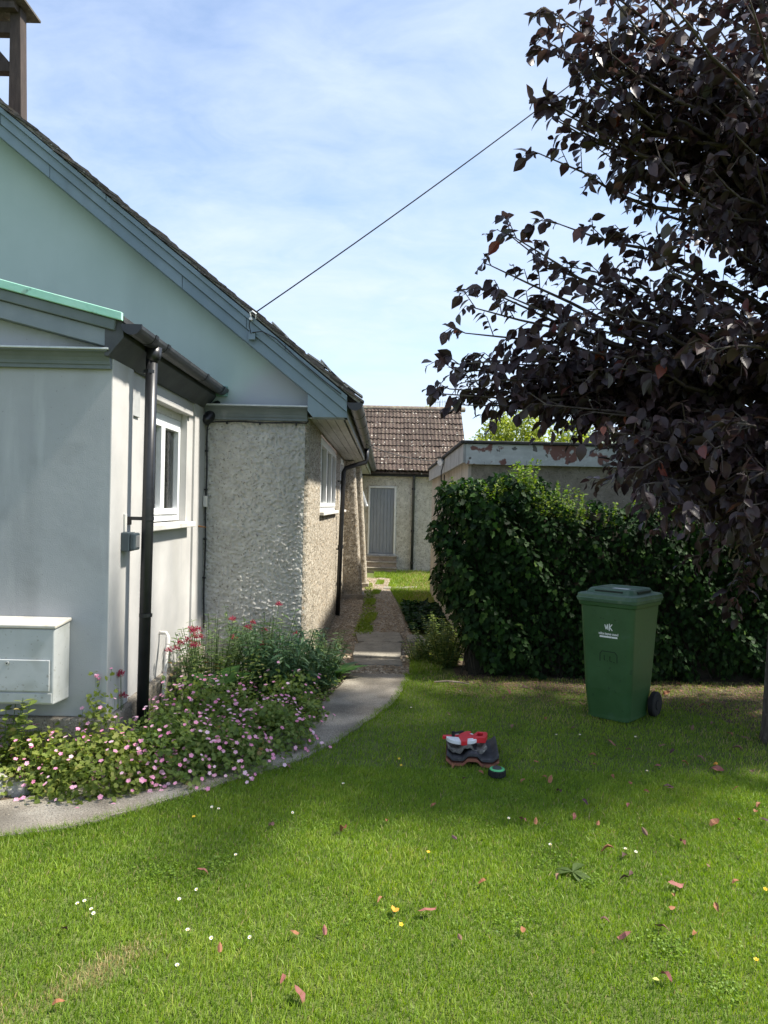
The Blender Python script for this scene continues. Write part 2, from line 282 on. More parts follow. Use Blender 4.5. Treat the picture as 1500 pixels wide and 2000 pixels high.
def scatter(pos, Rm, scale, base, faces):
    """pos (n,3), Rm (n,3,3), scale (n,), base (k,3), faces (f,3) -> V, F"""
    base = np.asarray(base, float); n = len(pos); k = len(base)
    V = np.einsum('nij,kj->nki', Rm, base) * np.asarray(scale)[:, None, None] + np.asarray(pos)[:, None, :]
    F = (np.asarray(faces)[None] + (np.arange(n) * k)[:, None, None]).reshape(-1, len(faces[0]))
    return V.reshape(-1, 3), F
def frames(tip, nrm):
    """rotation matrices whose columns are side, tip, normal"""
    tip = tip / np.linalg.norm(tip, axis=1, keepdims=True)
    side = np.cross(tip, nrm); side /= np.linalg.norm(side, axis=1, keepdims=True) + 1e-9
    n = np.cross(side, tip)
    return np.stack([side, tip, n], axis=2)
def strip_leaf(ws, fold=.18, droop=.25):
    """leaf along +y of length 1: ws = [(y, halfwidth)]"""
    V = []; F = []
    for y, wd in ws:
        z = -droop * y * y
        V += [(-wd, y, z + fold * wd), (0, y, z), (wd, y, z + fold * wd)]
    for i in range(len(ws) - 1):
        a = 3 * i
        F += [(a, a + 1, a + 4), (a, a + 4, a + 3), (a + 1, a + 2, a + 5), (a + 1, a + 5, a + 4)]
    return V, F
def fan_leaf(pts, cup=.12, cy=.35):
    V = [(0, cy, 0)] + [(x, y, cup * (x * x + (y - cy) ** 2) ** .5) for x, y in pts]
    n = len(pts); return V, [(0, 1 + i, 1 + (i + 1) % n) for i in range(n)]
COPPER = strip_leaf([(0, .012), (.12, .15), (.35, .30), (.6, .29), (.84, .13), (1, .0)], .35, .25)
LANCE = strip_leaf([(0, .01), (.25, .1), (.55, .12), (.85, .06), (1, 0)], .3, .35)
OVATE = strip_leaf([(0, .02), (.3, .26), (.65, .24), (1, 0)], .25, .2)
IVY = fan_leaf([(0, 0), (.22, -.12), (.46, .05), (.34, .28), (.42, .52), (.2, .62), (0, 1.0), (-.2, .62), (-.42, .52), (-.34, .28), (-.46, .05), (-.22, -.12)], .14)
PALM = fan_leaf([(0, .02), (.2, -.1), (.3, .1), (.5, .16), (.36, .4), (.42, .66), (.2, .68), (0, .95), (-.2, .68), (-.42, .66), (-.36, .4), (-.5, .16), (-.3, .1), (-.2, -.1)], .2, .32)
def rand_unit(n):
    v = rng.normal(size=(n, 3)); return v / np.linalg.norm(v, axis=1, keepdims=True)
def inpoly(x, y, poly):
    x = np.asarray(x); y = np.asarray(y); c = np.zeros(x.shape, bool); n = len(poly)
    for i in range(n):
        x0, y0 = poly[i]; x1, y1 = poly[(i + 1) % n]
        cond = ((y0 > y) != (y1 > y)) & (x < (x1 - x0) * (y - y0) / (y1 - y0 + 1e-12) + x0); c ^= cond
    return c
# ------------------------------------------------------------------ ground, path, bed
def spline(pts, n=8):
    P = [Vector((*p, 0)) for p in pts]; out = []
    for i in range(len(P) - 1):
        p0, p1, p2, p3 = P[max(i - 1, 0)], P[i], P[i + 1], P[min(i + 2, len(P) - 1)]
        for k in range(n):
            t = k / n; q = .5 * ((2 * p1) + (p2 - p0) * t + (2 * p0 - 5 * p1 + 4 * p2 - p3) * t * t + (3 * p1 - p0 - 3 * p2 + p3) * t ** 3); out.append((q.x, q.y))
    out.append(tuple(pts[-1])); return out
def jit(pts, a):
    return [(x + a * mn.noise(Vector((x * 9, y * 9, 1.3))) + a * .6 * mn.noise(Vector((x * 31, y * 31, 4))), y + a * mn.noise(Vector((x * 9, y * 9, 7.7)))) for x, y in pts]
PATH_OUT = jit(spline([(-5.4, 2.2), (-3.4, 2.92), (-2.4, 3.4), (-1.81, 3.68), (-1.48, 3.85), (-.94, 4.40), (-.46, 4.97), (-.08, 5.83), (.12, 6.45), (.25, 7.12), (.27, 7.42)]), .025)
PATH_IN = jit(spline([(-.29, 7.44), (-.47, 6.25), (-.66, 5.6), (-.95, 5.05), (-1.4, 4.55), (-1.95, 4.16), (-2.5, 3.92), (-3.6, 3.5), (-5.6, 2.9)]), .02)
PATH = PATH_OUT + PATH_IN
BED = list(reversed(PATH_IN)) + [(-.29, 7.44), (-.34, 7.9), (-.62, 8.6), (-.69, 8.0), (-.69, 7.0), (-1.64, 7.0), (-1.64, 4.6), (-5.6, 4.6)]

o = MB().add([(-400, -150, 0), (400, -150, 0), (400, 600, 0), (-400, 600, 0)], [(0, 1, 2, 3)]).build('ground', 'turf'); struct(o, 'rough green turf ground around the buildings', 'ground')
def sheet(name, m, poly, z, th=.0):
    if th: return MB().prism(poly, 'z', z - th, z).build(name, m)
    return MB().add([(x, y, z) for x, y in poly], [tuple(range(len(poly)))]).build(name, m)
struct(sheet('path', 'concrete', PATH, .018, .05), 'curving concrete path between lawn and flower bed', 'path')
struct(sheet('flower_bed_soil', 'soil', BED, .006), 'dark soil of the flower bed beside the porch', 'soil')
GRAVEL = [(-.36, 7.44), (.27, 7.43), (.42, 8.3), (.40, 9.4), (.34, 11), (.22, 13.5), (.1, 15.8), (.2, 17.2), (-.5, 17.3), (-.5, 19.2), (-.69, 19.2), (-.69, 8.6)]
struct(sheet('gravel_path', 'gravel', jit(GRAVEL, .05), .005), 'dirt and gravel path leading to the rear door', 'gravel path')
struct(sheet('bare_earth', 'soil', jit([(.75, 7.2), (1.2, 7.05), (1.7, 6.9), (2.4, 6.6), (2.75, 5.9), (3.2, 5.4), (4.6, 5.2), (4.6, 8.2), (.75, 8.2)], .1), .004), 'bare brown earth strip under the hedge and tree', 'earth')
struct(sheet('worn_path', 'concrete', jit(spline([(-.16, 9.76), (.16, 9.74), (.17, 11.5), (.13, 13.5), (.08, 15.5), (.1, 17.2), (-.12, 17.2), (-.15, 15.5), (-.13, 13.5), (-.15, 11.5), (-.17, 9.8)], 6), .05), .010), 'narrow worn concrete strip running along the passage', 'path')
# broken concrete slabs set in the gravel path
def slabthing(name, poly, z0, z1, label, tilt=0):
    o = MB().prism(poly, 'z', z0, z1).build(name, 'slab', None, .006); return tag(o, label, 'paving slab')
slabthing('paving_slab', [(-.30, 8.18), (.21, 8.16), (.24, 8.98), (.02, 9.04), (-.20, 9.02), (-.30, 8.86)], -.02, .045, 'large grey broken concrete slab lying across the gravel path')
slabthing('paving_slab', [(-.27, 7.86), (.22, 7.85), (.215, 8.13), (-.29, 8.15)], -.02, .022, 'low sunlit strip of slab in front of the large grey slab')
slabthing('paving_slab', [(-.28, 9.10), (-.16, 9.06), (.02, 9.09), (.18, 9.07), (.26, 9.14), (.23, 9.75), (-.33, 9.72)], -.02, .04, 'dark cracked slab just behind the large grey slab')
slabthing('paving_slab', [(.30, 9.08), (.56, 9.1), (.5, 9.5), (.32, 9.55)], -.02, .05, 'small slab fragment by the shrub at the path edge')
slabthing('paving_slab', [(.02, 15.0), (.62, 15.2), (.7, 15.5), (.05, 15.35)], -.02, .03, 'pale slab edge in the grass near the rear building')
# ------------------------------------------------------------------ rough-cast surfaces
def rough_wrap(name, path, z0, z1, res, amp, m, parent, holes=(), batter=None, freq=22):
    """a rough-cast skin along a plan polyline (x,y); holes = (s0,s1,z0,z1) along its length"""
    P = [Vector((*p, 0)) for p in path]; S = [0]
    for i in range(1, len(P)): S.append(S[-1] + (P[i] - P[i - 1]).length)
    ns = int(S[-1] / res); nz = int((z1 - z0) / res); V = []; F = []; ss = [S[-1] * i / ns for i in range(ns + 1)]
    for h in holes:
        for e in (h[0], h[1]):
            k = min(range(len(ss)), key=lambda q: abs(ss[q] - e)); ss[k] = e
    zs = [z0 + (z1 - z0) * j / nz for j in range(nz + 1)]
    for h in holes:
        for e in (h[2], h[3]):
            k = min(range(len(zs)), key=lambda q: abs(zs[q] - e)); zs[k] = e
    for s in ss:
        i = max(1, min(len(S) - 1, next((q for q in range(1, len(S)) if S[q] >= s - 1e-9), len(S) - 1)))
        d = (P[i] - P[i - 1]).normalized(); p = P[i - 1] + d * (s - S[i - 1]); nrm = Vector((d.y, -d.x, 0))
        for z in zs:
            q = Vector((p.x, p.y, z))
            h = (.75 - 1.8 * abs(mn.noise(q * freq + Vector((0, 0, q.x * 4))))) * .6 + mn.noise(q * freq * 2.1) * .55 + .6 * max(0, mn.noise(q * freq * 1.5 + Vector((9, 3, 1))) - .05) + .4 * mn.noise(q * 3.1)
            off = nrm * (h * amp)
            if batter: off = off + batter(z)
            V.append(q + off)
    nzz = len(zs)
    for i in range(len(ss) - 1):
        sm = (ss[i] + ss[i + 1]) / 2
        for j in range(nzz - 1):
            zm = (zs[j] + zs[j + 1]) / 2
            if any(h[0] < sm < h[1] and h[2] < zm < h[3] for h in holes): continue
            F.append((i * nzz + j, (i + 1) * nzz + j, (i + 1) * nzz + j + 1, i * nzz + j + 1))
    me = bpy.data.meshes.new(name); me.from_pydata([tuple(v) for v in V], [], F); me.update()
    return link(name, me, m, parent, smooth=True)

# ------------------------------------------------------------------ the hall
hall = thing('church_hall', (-4.1, 13, 0), 'long rough-cast hall with pale green gable and dark tiled roof', 'building')
FX, SX, FY = -1.64, -.70, 7.0
EZ = 2.42
W1 = (8.30, 10.95, 1.56, 2.40); W2 = (12.0, 13.0, 1.56, 2.40); W3 = (16.2, 17.3, 1.56, 2.40)
arc = [(SX - .05 + .05 * math.sin(a), FY + .05 - .05 * math.cos(a)) for a in np.linspace(0, math.pi / 2, 6)]
front_len = (SX - .05) - (FX - .02)
rough_wrap('front_wall', [(FX - .02, FY)] + arc[:2], -.05, 2.46, .0078, .019, 'harling_paint', hall, freq=24)
sp = arc[1:] + [(SX, 19.3)]
s_arc = sum((Vector(sp[i + 1]) - Vector(sp[i])).length for i in range(len(arc[1:]) - 1))
def s_of(y): return s_arc + (y - arc[-1][1])
rough_wrap('side_wall', sp, -.05, 2.46, .014, .016, 'harling', hall, [(s_of(a), s_of(b), c, d) for a, b, c, d in (W1, W2, W3)], freq=27)
box('rear_shell', 'interior', hall, -7.5, -.78, 18.9, 19.25, 0, 2.5)
# plinth course by the ground behind the plants
RIDGE_X = -4.1
def btm(x): return 2.632 + .795 * (-.70 - x)
def top(x): return 2.575 + .793 * (-.224 - x)
# upper gable of smooth paint, set slightly behind the rough wall's face
g = MB(); zr = top(RIDGE_X) - .08
g.prism([(-7.86, 2.36), (SX - .012, 2.36), (SX - .012, btm(SX) + .06), (RIDGE_X, zr), (-7.5 - .3, btm(SX) + .1)], 'y', FY + .02, FY + .2)
g.build('gable_wall', 'gable', hall)
# barge boards: three stepped courses made of butted lengths
for k, (v0, v1, yf) in enumerate([(0.0, .112, 6.815), (.115, .205, 6.79), (.207, .258, 6.765)]):
    cuts = [RIDGE_X, [-3.02, -3.45, -2.5][k], [-1.83, -1.25, -.9][k], -.346]
    for a, b in zip(cuts[:-1], cuts[1:]):
        a2 = a + .0015; b2 = b - .0015
        if b == -.346:
            if k == 0: poly = [(a2, btm(a2)), (-.433, EZ), (-.346, EZ), (-.346, btm(-.346) + v1), (a2, btm(a2) + v1)]
            else: poly = [(a2, btm(a2) + v0), (-.346, btm(-.346) + v0), (-.346, btm(-.346) + v1), (a2, btm(a2) + v1)]
        else: poly = [(a2, btm(a2) + v0), (b2, btm(b2) + v0), (b2, btm(b2) + v1), (a2, btm(a2) + v1)]
        MB().prism(poly, 'y', yf + random.uniform(-.002, .002), FY + .015).build('barge_board', 'blue_board', hall, .003)
    MB().prism([(2 * RIDGE_X - x, z) for x, z in [(RIDGE_X + .002, btm(RIDGE_X + .002) + v0), (-.346, btm(-.346) + v0), (-.346, btm(-.346) + v1), (RIDGE_X + .002, btm(RIDGE_X + .002) + v1)]], 'y', yf, FY + .015).build('barge_board', 'blue_board', hall, .003)
MB().prism([(-.70, 2.628), (-.70, 2.475), (-.652, EZ), (-.436, EZ)], 'y', 6.83, FY + .01).build('eaves_box_end', 'blue_board', hall, .003)
# roof deck and ridge
rd = MB()
for s in (1, -1):
    pl = [(-.26, top(-.26) - .05), (RIDGE_X, top(RIDGE_X) - .05), (RIDGE_X, top(RIDGE_X) - .012), (-.26, top(-.26) - .012)]
    if s < 0: pl = [(2 * RIDGE_X - x, z) for x, z in pl]
    rd.prism(pl, 'y', 6.80, 19.4)
rd.build('roof', 'tile_dark', hall)
roof = hall.children[-1] if hall.children else None
roof = [o for o in bpy.data.objects if o.name == 'roof'][0]
# verge tiles: plain tiles stepping up the slope, lifted and worn
tile = MB(); tile.add([(-.083, -.01, 0), (.083, -.01, 0), (.083, .25, -.004), (-.083, .25, -.004), (-.083, -.01, .016), (.083, -.01, .016), (.083, .25, .010), (-.083, .25, .010), (-.083, .12, .019), (.083, .12, .019)],
                     [(0, 3, 2, 1), (0, 1, 5, 4), (2, 3, 7, 6), (4, 5, 9, 8), (8, 9, 6, 7), (0, 4, 8, 7, 3), (1, 2, 6, 9, 5)])
tme = bpy.data.meshes.new('verge_tile'); tme.from_pydata(tile.v, [], tile.f); tme.materials.append(MT['tile_dark'])
pitch = math.atan(.793); L = (-.224 - RIDGE_X) / math.cos(pitch); gau = .112
for side in (1, -1):
    for c in range(2 if side == 1 else 1):
        for i in range(int(L / gau)):
            s = i * gau + random.uniform(-.008, .008) + (gau / 2 if c else 0); x = -.215 - s * math.cos(pitch)
            for lay in range(1):
                t = bpy.data.objects.new('verge_tile', tme); COL.objects.link(t)
                z = top(x) - .008 + random.uniform(-.006, .008)
                xx = x if side == 1 else 2 * RIDGE_X - x
                t.matrix_world = Matrix.Translation((xx, 6.83 + c * .168 + random.uniform(-.014, .006), z)) @ Matrix.Rotation((pitch - R(5.0) + R(random.uniform(-2.5, 2.5))) * side, 4, 'Y') @ Matrix.Rotation(R(90 * side) + R(random.uniform(-3, 3)), 4, 'Z')
                setparent(t, roof)
# mortar bedding under the verge tiles
mb = MB(); xs = np.linspace(-.23, RIDGE_X, 70)
for a, b in zip(xs[:-1], xs[1:]):
    h0 = .035 + .012 * mn.noise(Vector((a * 8, 0, 0))); y0 = 6.775 + .008 * mn.noise(Vector((a * 6, 5, 0)))
    mb.prism([(a, top(a) - .045), (b, top(b) - .045), (b, top(b) - .045 + h0), (a, top(a) - .045 + h0)], 'y', y0, 6.9)
mb.build('verge_mortar', 'mortar', hall)
# lifted broken tile ends near the eaves
for x, dz, rt in [(-.42, .03, 4), (-.62, .035, -5), (-.52, .045, 9), (-.3, .04, -3), (-.95, .03, 5)]:
    mb = MB().box(-.1, .1, -.06, .08, 0, .014); t = mb.build('broken_tile', 'mortar', None)
    t.matrix_world = Matrix.Translation((x, 6.80, top(x) + dz - .02)) @ Matrix.Rotation(pitch + R(rt), 4, 'Y'); setparent(t, hall)
# eaves along the side: fascia, soffit boards, gutter
box('fascia', 'grey_weathered', hall, -.372, -.348, 6.84, 19.28, EZ, 2.60)
for i in range(4):
    x0 = SX - .02 + i * .083; box('soffit_board', 'soffit', hall, x0 + .002, x0 + .080, 7.0 + .02 * (i % 2), 19.28, EZ + .004 - .001 * (i % 2), EZ + .016)
def gutter_mesh(y0, y1, x, z, r, n=10):
    mb = MB(); pr = [(x + r * math.cos(math.pi + a), z + r * math.sin(math.pi + a)) for a in np.linspace(0, math.pi, n)]; pi = [(x + (r - .004) * math.cos(math.pi + a), z + (r - .004) * math.sin(math.pi + a)) for a in np.linspace(math.pi, 0, n)]
    return mb.prism(pr + pi, 'y', y0, y1)
def half_disc(y0, y1, x, z, r, n=12): return MB().prism([(x + r * math.cos(math.pi + a), z + r * math.sin(math.pi + a)) for a in np.linspace(0, math.pi, n)], 'y', y0, y1)
GX, GZ, GR = -.275, 2.545, .066
gut = gutter_mesh(6.78, 19.2, GX, GZ, GR).build('gutter', 'grey_plastic', hall, smooth=False)
half_disc(6.765, 6.782, GX, GZ + .002, GR + .004).build('gutter_end_cap', 'black_plastic', gut)
for y in (7.5, 8.4, 9.3, 10.2, 11.4, 12.6, 14.2, 16, 17.8): gutter_mesh(y - .035, y + .035, GX, GZ + .003, GR + .006).build('gutter_union', 'black_plastic', gut)
# downpipe with swan neck
pipe = MB().tube([(GX, 11.4, GZ - .05), (GX, 11.4, GZ - .2), (GX - .01, 11.39, GZ - .26), (-.58, 11.32, GZ - .36), (-.605, 11.3, GZ - .42), (-.625, 11.3, 1.2), (-.65, 11.28, .02)], .034, 12).build('downpipe', 'black_plastic', hall, smooth=True)
for z in (1.95, 1.0, .45): MB().tube([(-.625 - (1.2 - z) * .02, 11.3, z), (-.625 - (1.2 - z) * .02, 11.3, z + .05)], .042, 12).build('pipe_bracket', 'black_plastic', pipe)
for z in (1.98, .98): box('pipe_clip', 'black_plastic', pipe, -.71, -.66, 11.28, 11.32, z, z + .02)
# cornice over the rough front wall
def cornice(parent, x0, x1, yw, z0, h, name='cornice'):
    pr = [(0, 0), (-.028, 0), (-.028, .2), (-.036, .2), (-.04, .36), (-.052, .52), (-.075, .7), (-.095, .78), (-.095, .84), (0, .84)]
    c = MB().prism([(yw + a, z0 + b * h) for a, b in pr], 'x', x0, x1).build(name, 'cornice', parent)
    MB().prism([(yw, z0 + .845 * h), (yw - .108, z0 + .845 * h), (yw - .106, z0 + .95 * h), (yw, z0 + h)], 'x', x0, x1 + .012).build('cornice_capping', 'cornice_top', parent, .003)
    return c
cornice(hall, FX + .002, -.712, FY - .012, 2.395, .14)
# windows of the side wall
def pane_window(parent, y0, y1, z0, z1, xo, lights, m='upvc', deep=.07, name='window'):
    """window in a wall that faces +x; its outer face at x = xo"""
    f = MB(); t = .05
    f.box(xo - deep, xo, y0, y1, z0, z0 + t); f.box(xo - deep, xo, y0, y1, z1 - t, z1); f.box(xo - deep, xo, y0, y0 + t, z0 + t, z1 - t); f.box(xo - deep, xo, y1 - t, y1, z0 + t, z1 - t)
    fr = f.build(name, m, parent, .003)
    wd = (y1 - y0 - 2 * t) / lights
    for i in range(lights):
        a = y0 + t + i * wd + .003; b = a + wd - .006; s = .045; c = MB(); q0, q1 = z0 + t + .003, z1 - t - .003
        c.box(xo - deep + .01, xo + .012, a, b, q0, q0 + s); c.box(xo - deep + .01, xo + .012, a, b, q1 - s, q1); c.box(xo - deep + .01, xo + .012, a, a + s, q0 + s, q1 - s); c.box(xo - deep + .01, xo + .012, b - s, b, q0 + s, q1 - s)
        c.build('casement', m, fr, .003)
        box('pane', 'pane', fr, xo - .035, xo - .029, a + s - .004, b - s + .004, q0 + s - .004, q1 - s + .004)
    return fr
for (a, b, c, d), n in ((W1, 3), (W2, 1), (W3, 1)):
    wn_ = pane_window(hall, a + .004, b - .004, c + .004, d - .004, SX - .005, n, 'upvc')
    box('sill', 'cream_wood', wn_, SX - .08, SX + .055, a - .03, b + .03, c - .035, c + .002, .004)
    box('blind', 'curtain', wn_, SX - .2, SX - .19, a - .05, b + .05, c - .05, d + .05)
# opened top-hung sash further along
sash = MB(); 
for q in ((0, .04), (.96, 1.0)): pass
sash_o = MB().box(-.02, .02, -.46, .46, -.80, -.755).box(-.02, .02, -.46, .46, -.045, 0).box(-.02, .02, -.46, -.41, -.755, -.045).box(-.02, .02, .41, .46, -.755, -.045).build('open_sash', 'upvc', None, .004)
sash_o.matrix_world = Matrix.Translation((SX + .05, 16.75, 2.37)) @ Matrix.Rotation(R(-20), 4, 'Y'); setparent(sash_o, hall)
pn = box('pane', 'pane', None, -.003, .003, -.41, .41, -.755, -.045); pn.matrix_world = sash_o.matrix_world.copy() if False else Matrix.Translation((SX + .05, 16.75, 2.37)) @ Matrix.Rotation(R(-20), 4, 'Y')
pn.parent = sash_o; pn.matrix_parent_inverse = (Matrix.Translation((SX + .05, 16.75, 2.37)) @ Matrix.Rotation(R(-20), 4, 'Y')).inverted()
# battered buttresses
def buttress(y0, y1, xb, xt):
    n = 34; V = []; F = []
    def P(u, z):   # u runs round the three faces
        t = z / 2.40; xo = xb + (xt - xb) * t; w_ = y1 - y0; per = [(SX - .02, y0), (xo - .03, y0), (xo, y0 + .03), (xo, y1 - .03), (xo - .03, y1), (SX - .02, y1)]
        ln = [0]
        for i in range(1, 6): ln.append(ln[-1] + math.dist(per[i], per[i - 1]))
        s = u * ln[-1]; i = next(q for q in range(1, 6) if ln[q] >= s - 1e-9); f = (s - ln[i - 1]) / (ln[i] - ln[i - 1]); a, b = per[i - 1], per[i]
        p = Vector((a[0] + (b[0] - a[0]) * f, a[1] + (b[1] - a[1]) * f, z)); d = Vector((b[0] - a[0], b[1] - a[1], 0)).normalized()
        h = mn.noise(p * 26) * .6 + mn.noise(p * 55) * .5
        return p + Vector((d.y, -d.x, 0)) * h * .012
    nu, nz = 50, 90
    for i in range(nu + 1):
        for j in range(nz + 1): V.append(P(i / nu, -.02 + 2.42 * j / nz))
    for i in range(nu):
        for j in range(nz): F.append((i * (nz + 1) + j, (i + 1) * (nz + 1) + j, (i + 1) * (nz + 1) + j + 1, i * (nz + 1) + j + 1))
    me = bpy.data.meshes.new('buttress'); me.from_pydata([tuple(v) for v in V], [], F); o = link('buttress', me, 'harling', hall, smooth=True)
    box('buttress_footing', 'concrete', o, SX - .02, xb + .025, y0 - .03, y1 + .03, -.03, .10, .01)
buttress(13.3, 13.65, -.345, -.53); buttress(15.2, 15.55, -.30, -.47)

# ------------------------------------------------------------------ porch
porch = thing('entrance_porch', (-3.3, 5.8, 0), 'grey painted porch with shallow gable, white window and mint green roof edge', 'porch')
PY, PX = 4.6, -1.64
PW = (5.36, 6.43, 1.48, 2.37)
# front wall and side walls
MB().prism([(-5.0, .34), (PX, .34), (PX, 2.545), (-3.32, 2.96), (-5.0, 2.545)], 'y', PY, PY + .18).build('front_wall', 'porch_paint', porch, .006)
s_ = MB(); xi, xo = PX - .2, PX - .022
s_.box(xi, xo, PY + .18, PW[0], .34, 2.54); s_.box(xi, xo, PW[1], FY - .001, .34, 2.54); s_.box(xi, xo, PW[0], PW[1], .34, PW[2]); s_.box(xi, xo, PW[0], PW[1], PW[3], 2.54)
s_.build('side_wall', 'porch_cream', porch)
box('corner_pilaster', 'porch_cream', porch, PX - .19, PX + .001, PY + .0008, 4.985, .34, 2.538, .004)
box('wall_margin', 'porch_cream', porch, PX - .19, PX - .002, 6.62, FY - .003, .34, 2.53, .004)
box('plinth', 'concrete', porch, -5.02, PX + .035, PY - .035, FY - .002, -.05, .338, .012)
box('rear_wall', 'interior', porch, -5.0, -4.85, PY + .18, 7.0, .34, 2.5)
lint = MB().prism([(PX - .024, PW[3] - .005), (PX + .012, PW[3] - .005), (PX + .014, PW[3] + .03), (PX - .024, PW[3] + .05)], 'y', PW[0] - .05, PW[1] + .06).build('window_hood', 'porch_cream', porch, .004)
wp = pane_window(porch, PW[0] + .004, PW[1] - .004, PW[2] + .01, PW[3] - .06, PX - .075, 2)
box('window_head', 'cream_wood', wp, PX - .14, PX - .07, PW[0] + .002, PW[1] - .002, PW[3] - .058, PW[3] - .002)
box('sill', 'cream_wood', wp, PX - .15, PX + .05, PW[0] - .05, PW[1] + .06, PW[2] - .045, PW[2] - .002, .006)
cu = MB(); n = 90; 
for i in range(n + 1):
    y = PW[0] - .02 + (PW[1] - PW[0] + .04) * i / n; x = PX - .134 + .008 * math.sin(i * .85) + .004 * math.sin(i * 2.3)
    cu.v += [(x, y, PW[2] - .05), (x, y, PW[3] + .05)]
cu.f = [(2 * i, 2 * i + 2, 2 * i + 3, 2 * i + 1) for i in range(n)]
cu.build('net_curtain', 'curtain', wp, smooth=True)
cornice(porch, -4.95, PX - .004, PY - .002, 2.425, .118)
# shallow roof with boarded verge
def pz(x): return 2.545 + .245 * (PX - x)
for s in (1, -1):
    mir = lambda pl: pl if s == 1 else [(2 * -3.32 - x, z) for x, z in pl]
    MB().prism(mir([(-3.318, pz(-3.318)), (PX + .012, pz(PX + .012)), (PX + .035, pz(PX + .035) + .10), (-3.318, pz(-3.318) + .10)]), 'y', 4.515, PY - .001).build('barge_board', 'grey_board', porch, .003)
    MB().prism(mir([(-3.318, pz(-3.318) + .102), (PX + .04, pz(PX + .04) + .102), (PX + .05, pz(PX + .05) + .165), (-3.318, pz(-3.318) + .165)]), 'y', 4.49, PY).build('verge_moulding', 'cornice', porch, .006)
    MB().prism(mir([(-3.318, pz(-3.318) + .166), (-1.545, pz(-1.545) + .166), (-1.545, pz(-1.545) + .2), (-3.318, pz(-3.318) + .2)]), 'y', 4.5, 7.0).build('roof', 'felt', porch)
    # mint green capping, butted in two lengths
    for a, b in ((-3.318, -2.62), (-2.617, -1.548)):
        MB().prism(mir([(a, pz(a) + .168), (b, pz(b) + .168), (b, pz(b) + .216), (a, pz(a) + .22)]), 'y', 4.468, 4.498).build('verge_capping', 'mint', porch, .004)
MB().box(-1.70, -1.45, 6.98, 7.016, 2.61, 2.70).build('roof_flashing', 'old_copper', porch)
# dark fascia and gutter of the side eaves
MB().prism([(PX - .02, 2.49), (PX + .004, 2.49), (-1.548, 2.60), (-1.556, 2.70), (PX - .02, 2.70)], 'y', 4.51, 6.99).build('eaves_fascia', 'dark_fascia', porch, .003)
PGX, PGZ = -1.497, 2.672
pg = gutter_mesh(4.50, 7.18, PGX, PGZ, .058).build('gutter', 'grey_plastic', porch)
half_disc(4.488, 4.502, PGX, PGZ + .003, .062).build('gutter_end_cap', 'black_plastic', pg); half_disc(7.178, 7.19, PGX, PGZ + .003, .062).build('gutter_end_cap', 'black_plastic', pg)
for y in (4.80, 5.07, 6.2, 6.85): gutter_mesh(y - .03, y + .03, PGX, PGZ + .003, .064).build('gutter_union', 'black_plastic', pg)
MB().tube([(PGX, 4.93, PGZ - .045), (PGX, 4.93, PGZ - .10), (PGX - .012, 4.93, PGZ - .13)], [.05, .046, .04], 14).build('gutter_outlet', 'black_plastic', pg, smooth=True)
dp = MB().tube([(PGX - .012, 4.93, PGZ - .10), (PGX - .018, 4.93, 1.6), (PGX - .03, 4.93, .12)], .037, 14).build('downpipe', 'black_plastic', porch, smooth=True)
for z in (1.52, 2.46, .9): 
    br = MB().tube([(PGX - .02, 4.93, z), (PGX - .02, 4.93, z + .022)], .042, 14).build('pipe_bracket', 'black_plastic', dp)
MB().box(PX - .03, PGX - .05, 4.905, 4.945, 1.52, 1.542).box(PX + .0, PX + .02, 4.905, 4.935, 1.49, 1.52).build('pipe_clip', 'black_plastic', dp)
MB().tube([(PX - .01, 6.9, 2.40), (PX + .02, 6.93, 2.38), (PX + .05, 6.98, 2.44), (PX + .06, 7.02, 2.50), (PX + .11, 7.06, 2.56), (PGX, 7.1, 2.61)], [.03, .05, .055, .05, .04, .035], 10).build('overflow_spout', 'black_plastic', pg, smooth=True)
# small plate, hook
pl = box('wall_plate', 'grey_weathered', porch, PX - .022, PX - .008, 5.0, 5.15, 2.20, 2.375, .003)
hk = MB().tube([(PX - .01, 6.80, 1.43), (PX + .03, 6.81, 1.425), (PX + .065, 6.815, 1.42)], [.012, .007, .004], 6).build('wall_hook', 'rust', porch)

# ------------------------------------------------------------------ rear building
rear = thing('rear_building', (0, 20.5, 0), 'rough-cast rear building with brown tiled roof and grey door at the path end', 'building')
RY = 19.3
D0, D1, DZ0, DZ1 = -.40, .30, .40, 2.13
wb = MB().box(-4, D0, RY, RY + .25, -.1, 2.5).box(D1, 2.05, RY, RY + .25, -.1, 2.5).box(D0, D1, RY, RY + .25, DZ1, 2.5).box(D0, D1, RY, RY + .25, -.1, DZ0 - .02).box(1.8, 2.05, RY + .25, 23, -.1, 2.5)
wb.prism([(RY + .1, 2.5), (23, 2.5), (21.4, 4.2)], 'x', 1.8, 2.04)
wb.build('wall', 'far_harling', rear)
fr = MB().box(D0, D0 + .045, RY - .03, RY + .1, DZ0, DZ1).box(D1 - .045, D1, RY - .03, RY + .1, DZ0, DZ1).box(D0 + .045, D1 - .045, RY - .03, RY + .1, DZ1 - .045, DZ1).build('door_frame', 'cream_wood', rear, .004)
dr = box('door', 'door_grey', rear, D0 + .047, D1 - .047, RY + .03, RY + .07, DZ0 + .02, DZ1 - .047)
nb = 7; bw = (D1 - D0 - .098) / nb
for i in range(nb): box('door_plank', 'door_grey', dr, D0 + .049 + i * bw + .003, D0 + .049 + (i + 1) * bw - .003, RY + .012 + random.uniform(0, .003), RY + .031, DZ0 + .05, DZ1 - .05, .003)
box('door_sill', 'grey_weathered', rear, D0 + .02, D1 - .02, RY - .05, RY + .06, DZ0 - .02, DZ0 + .03, .004)
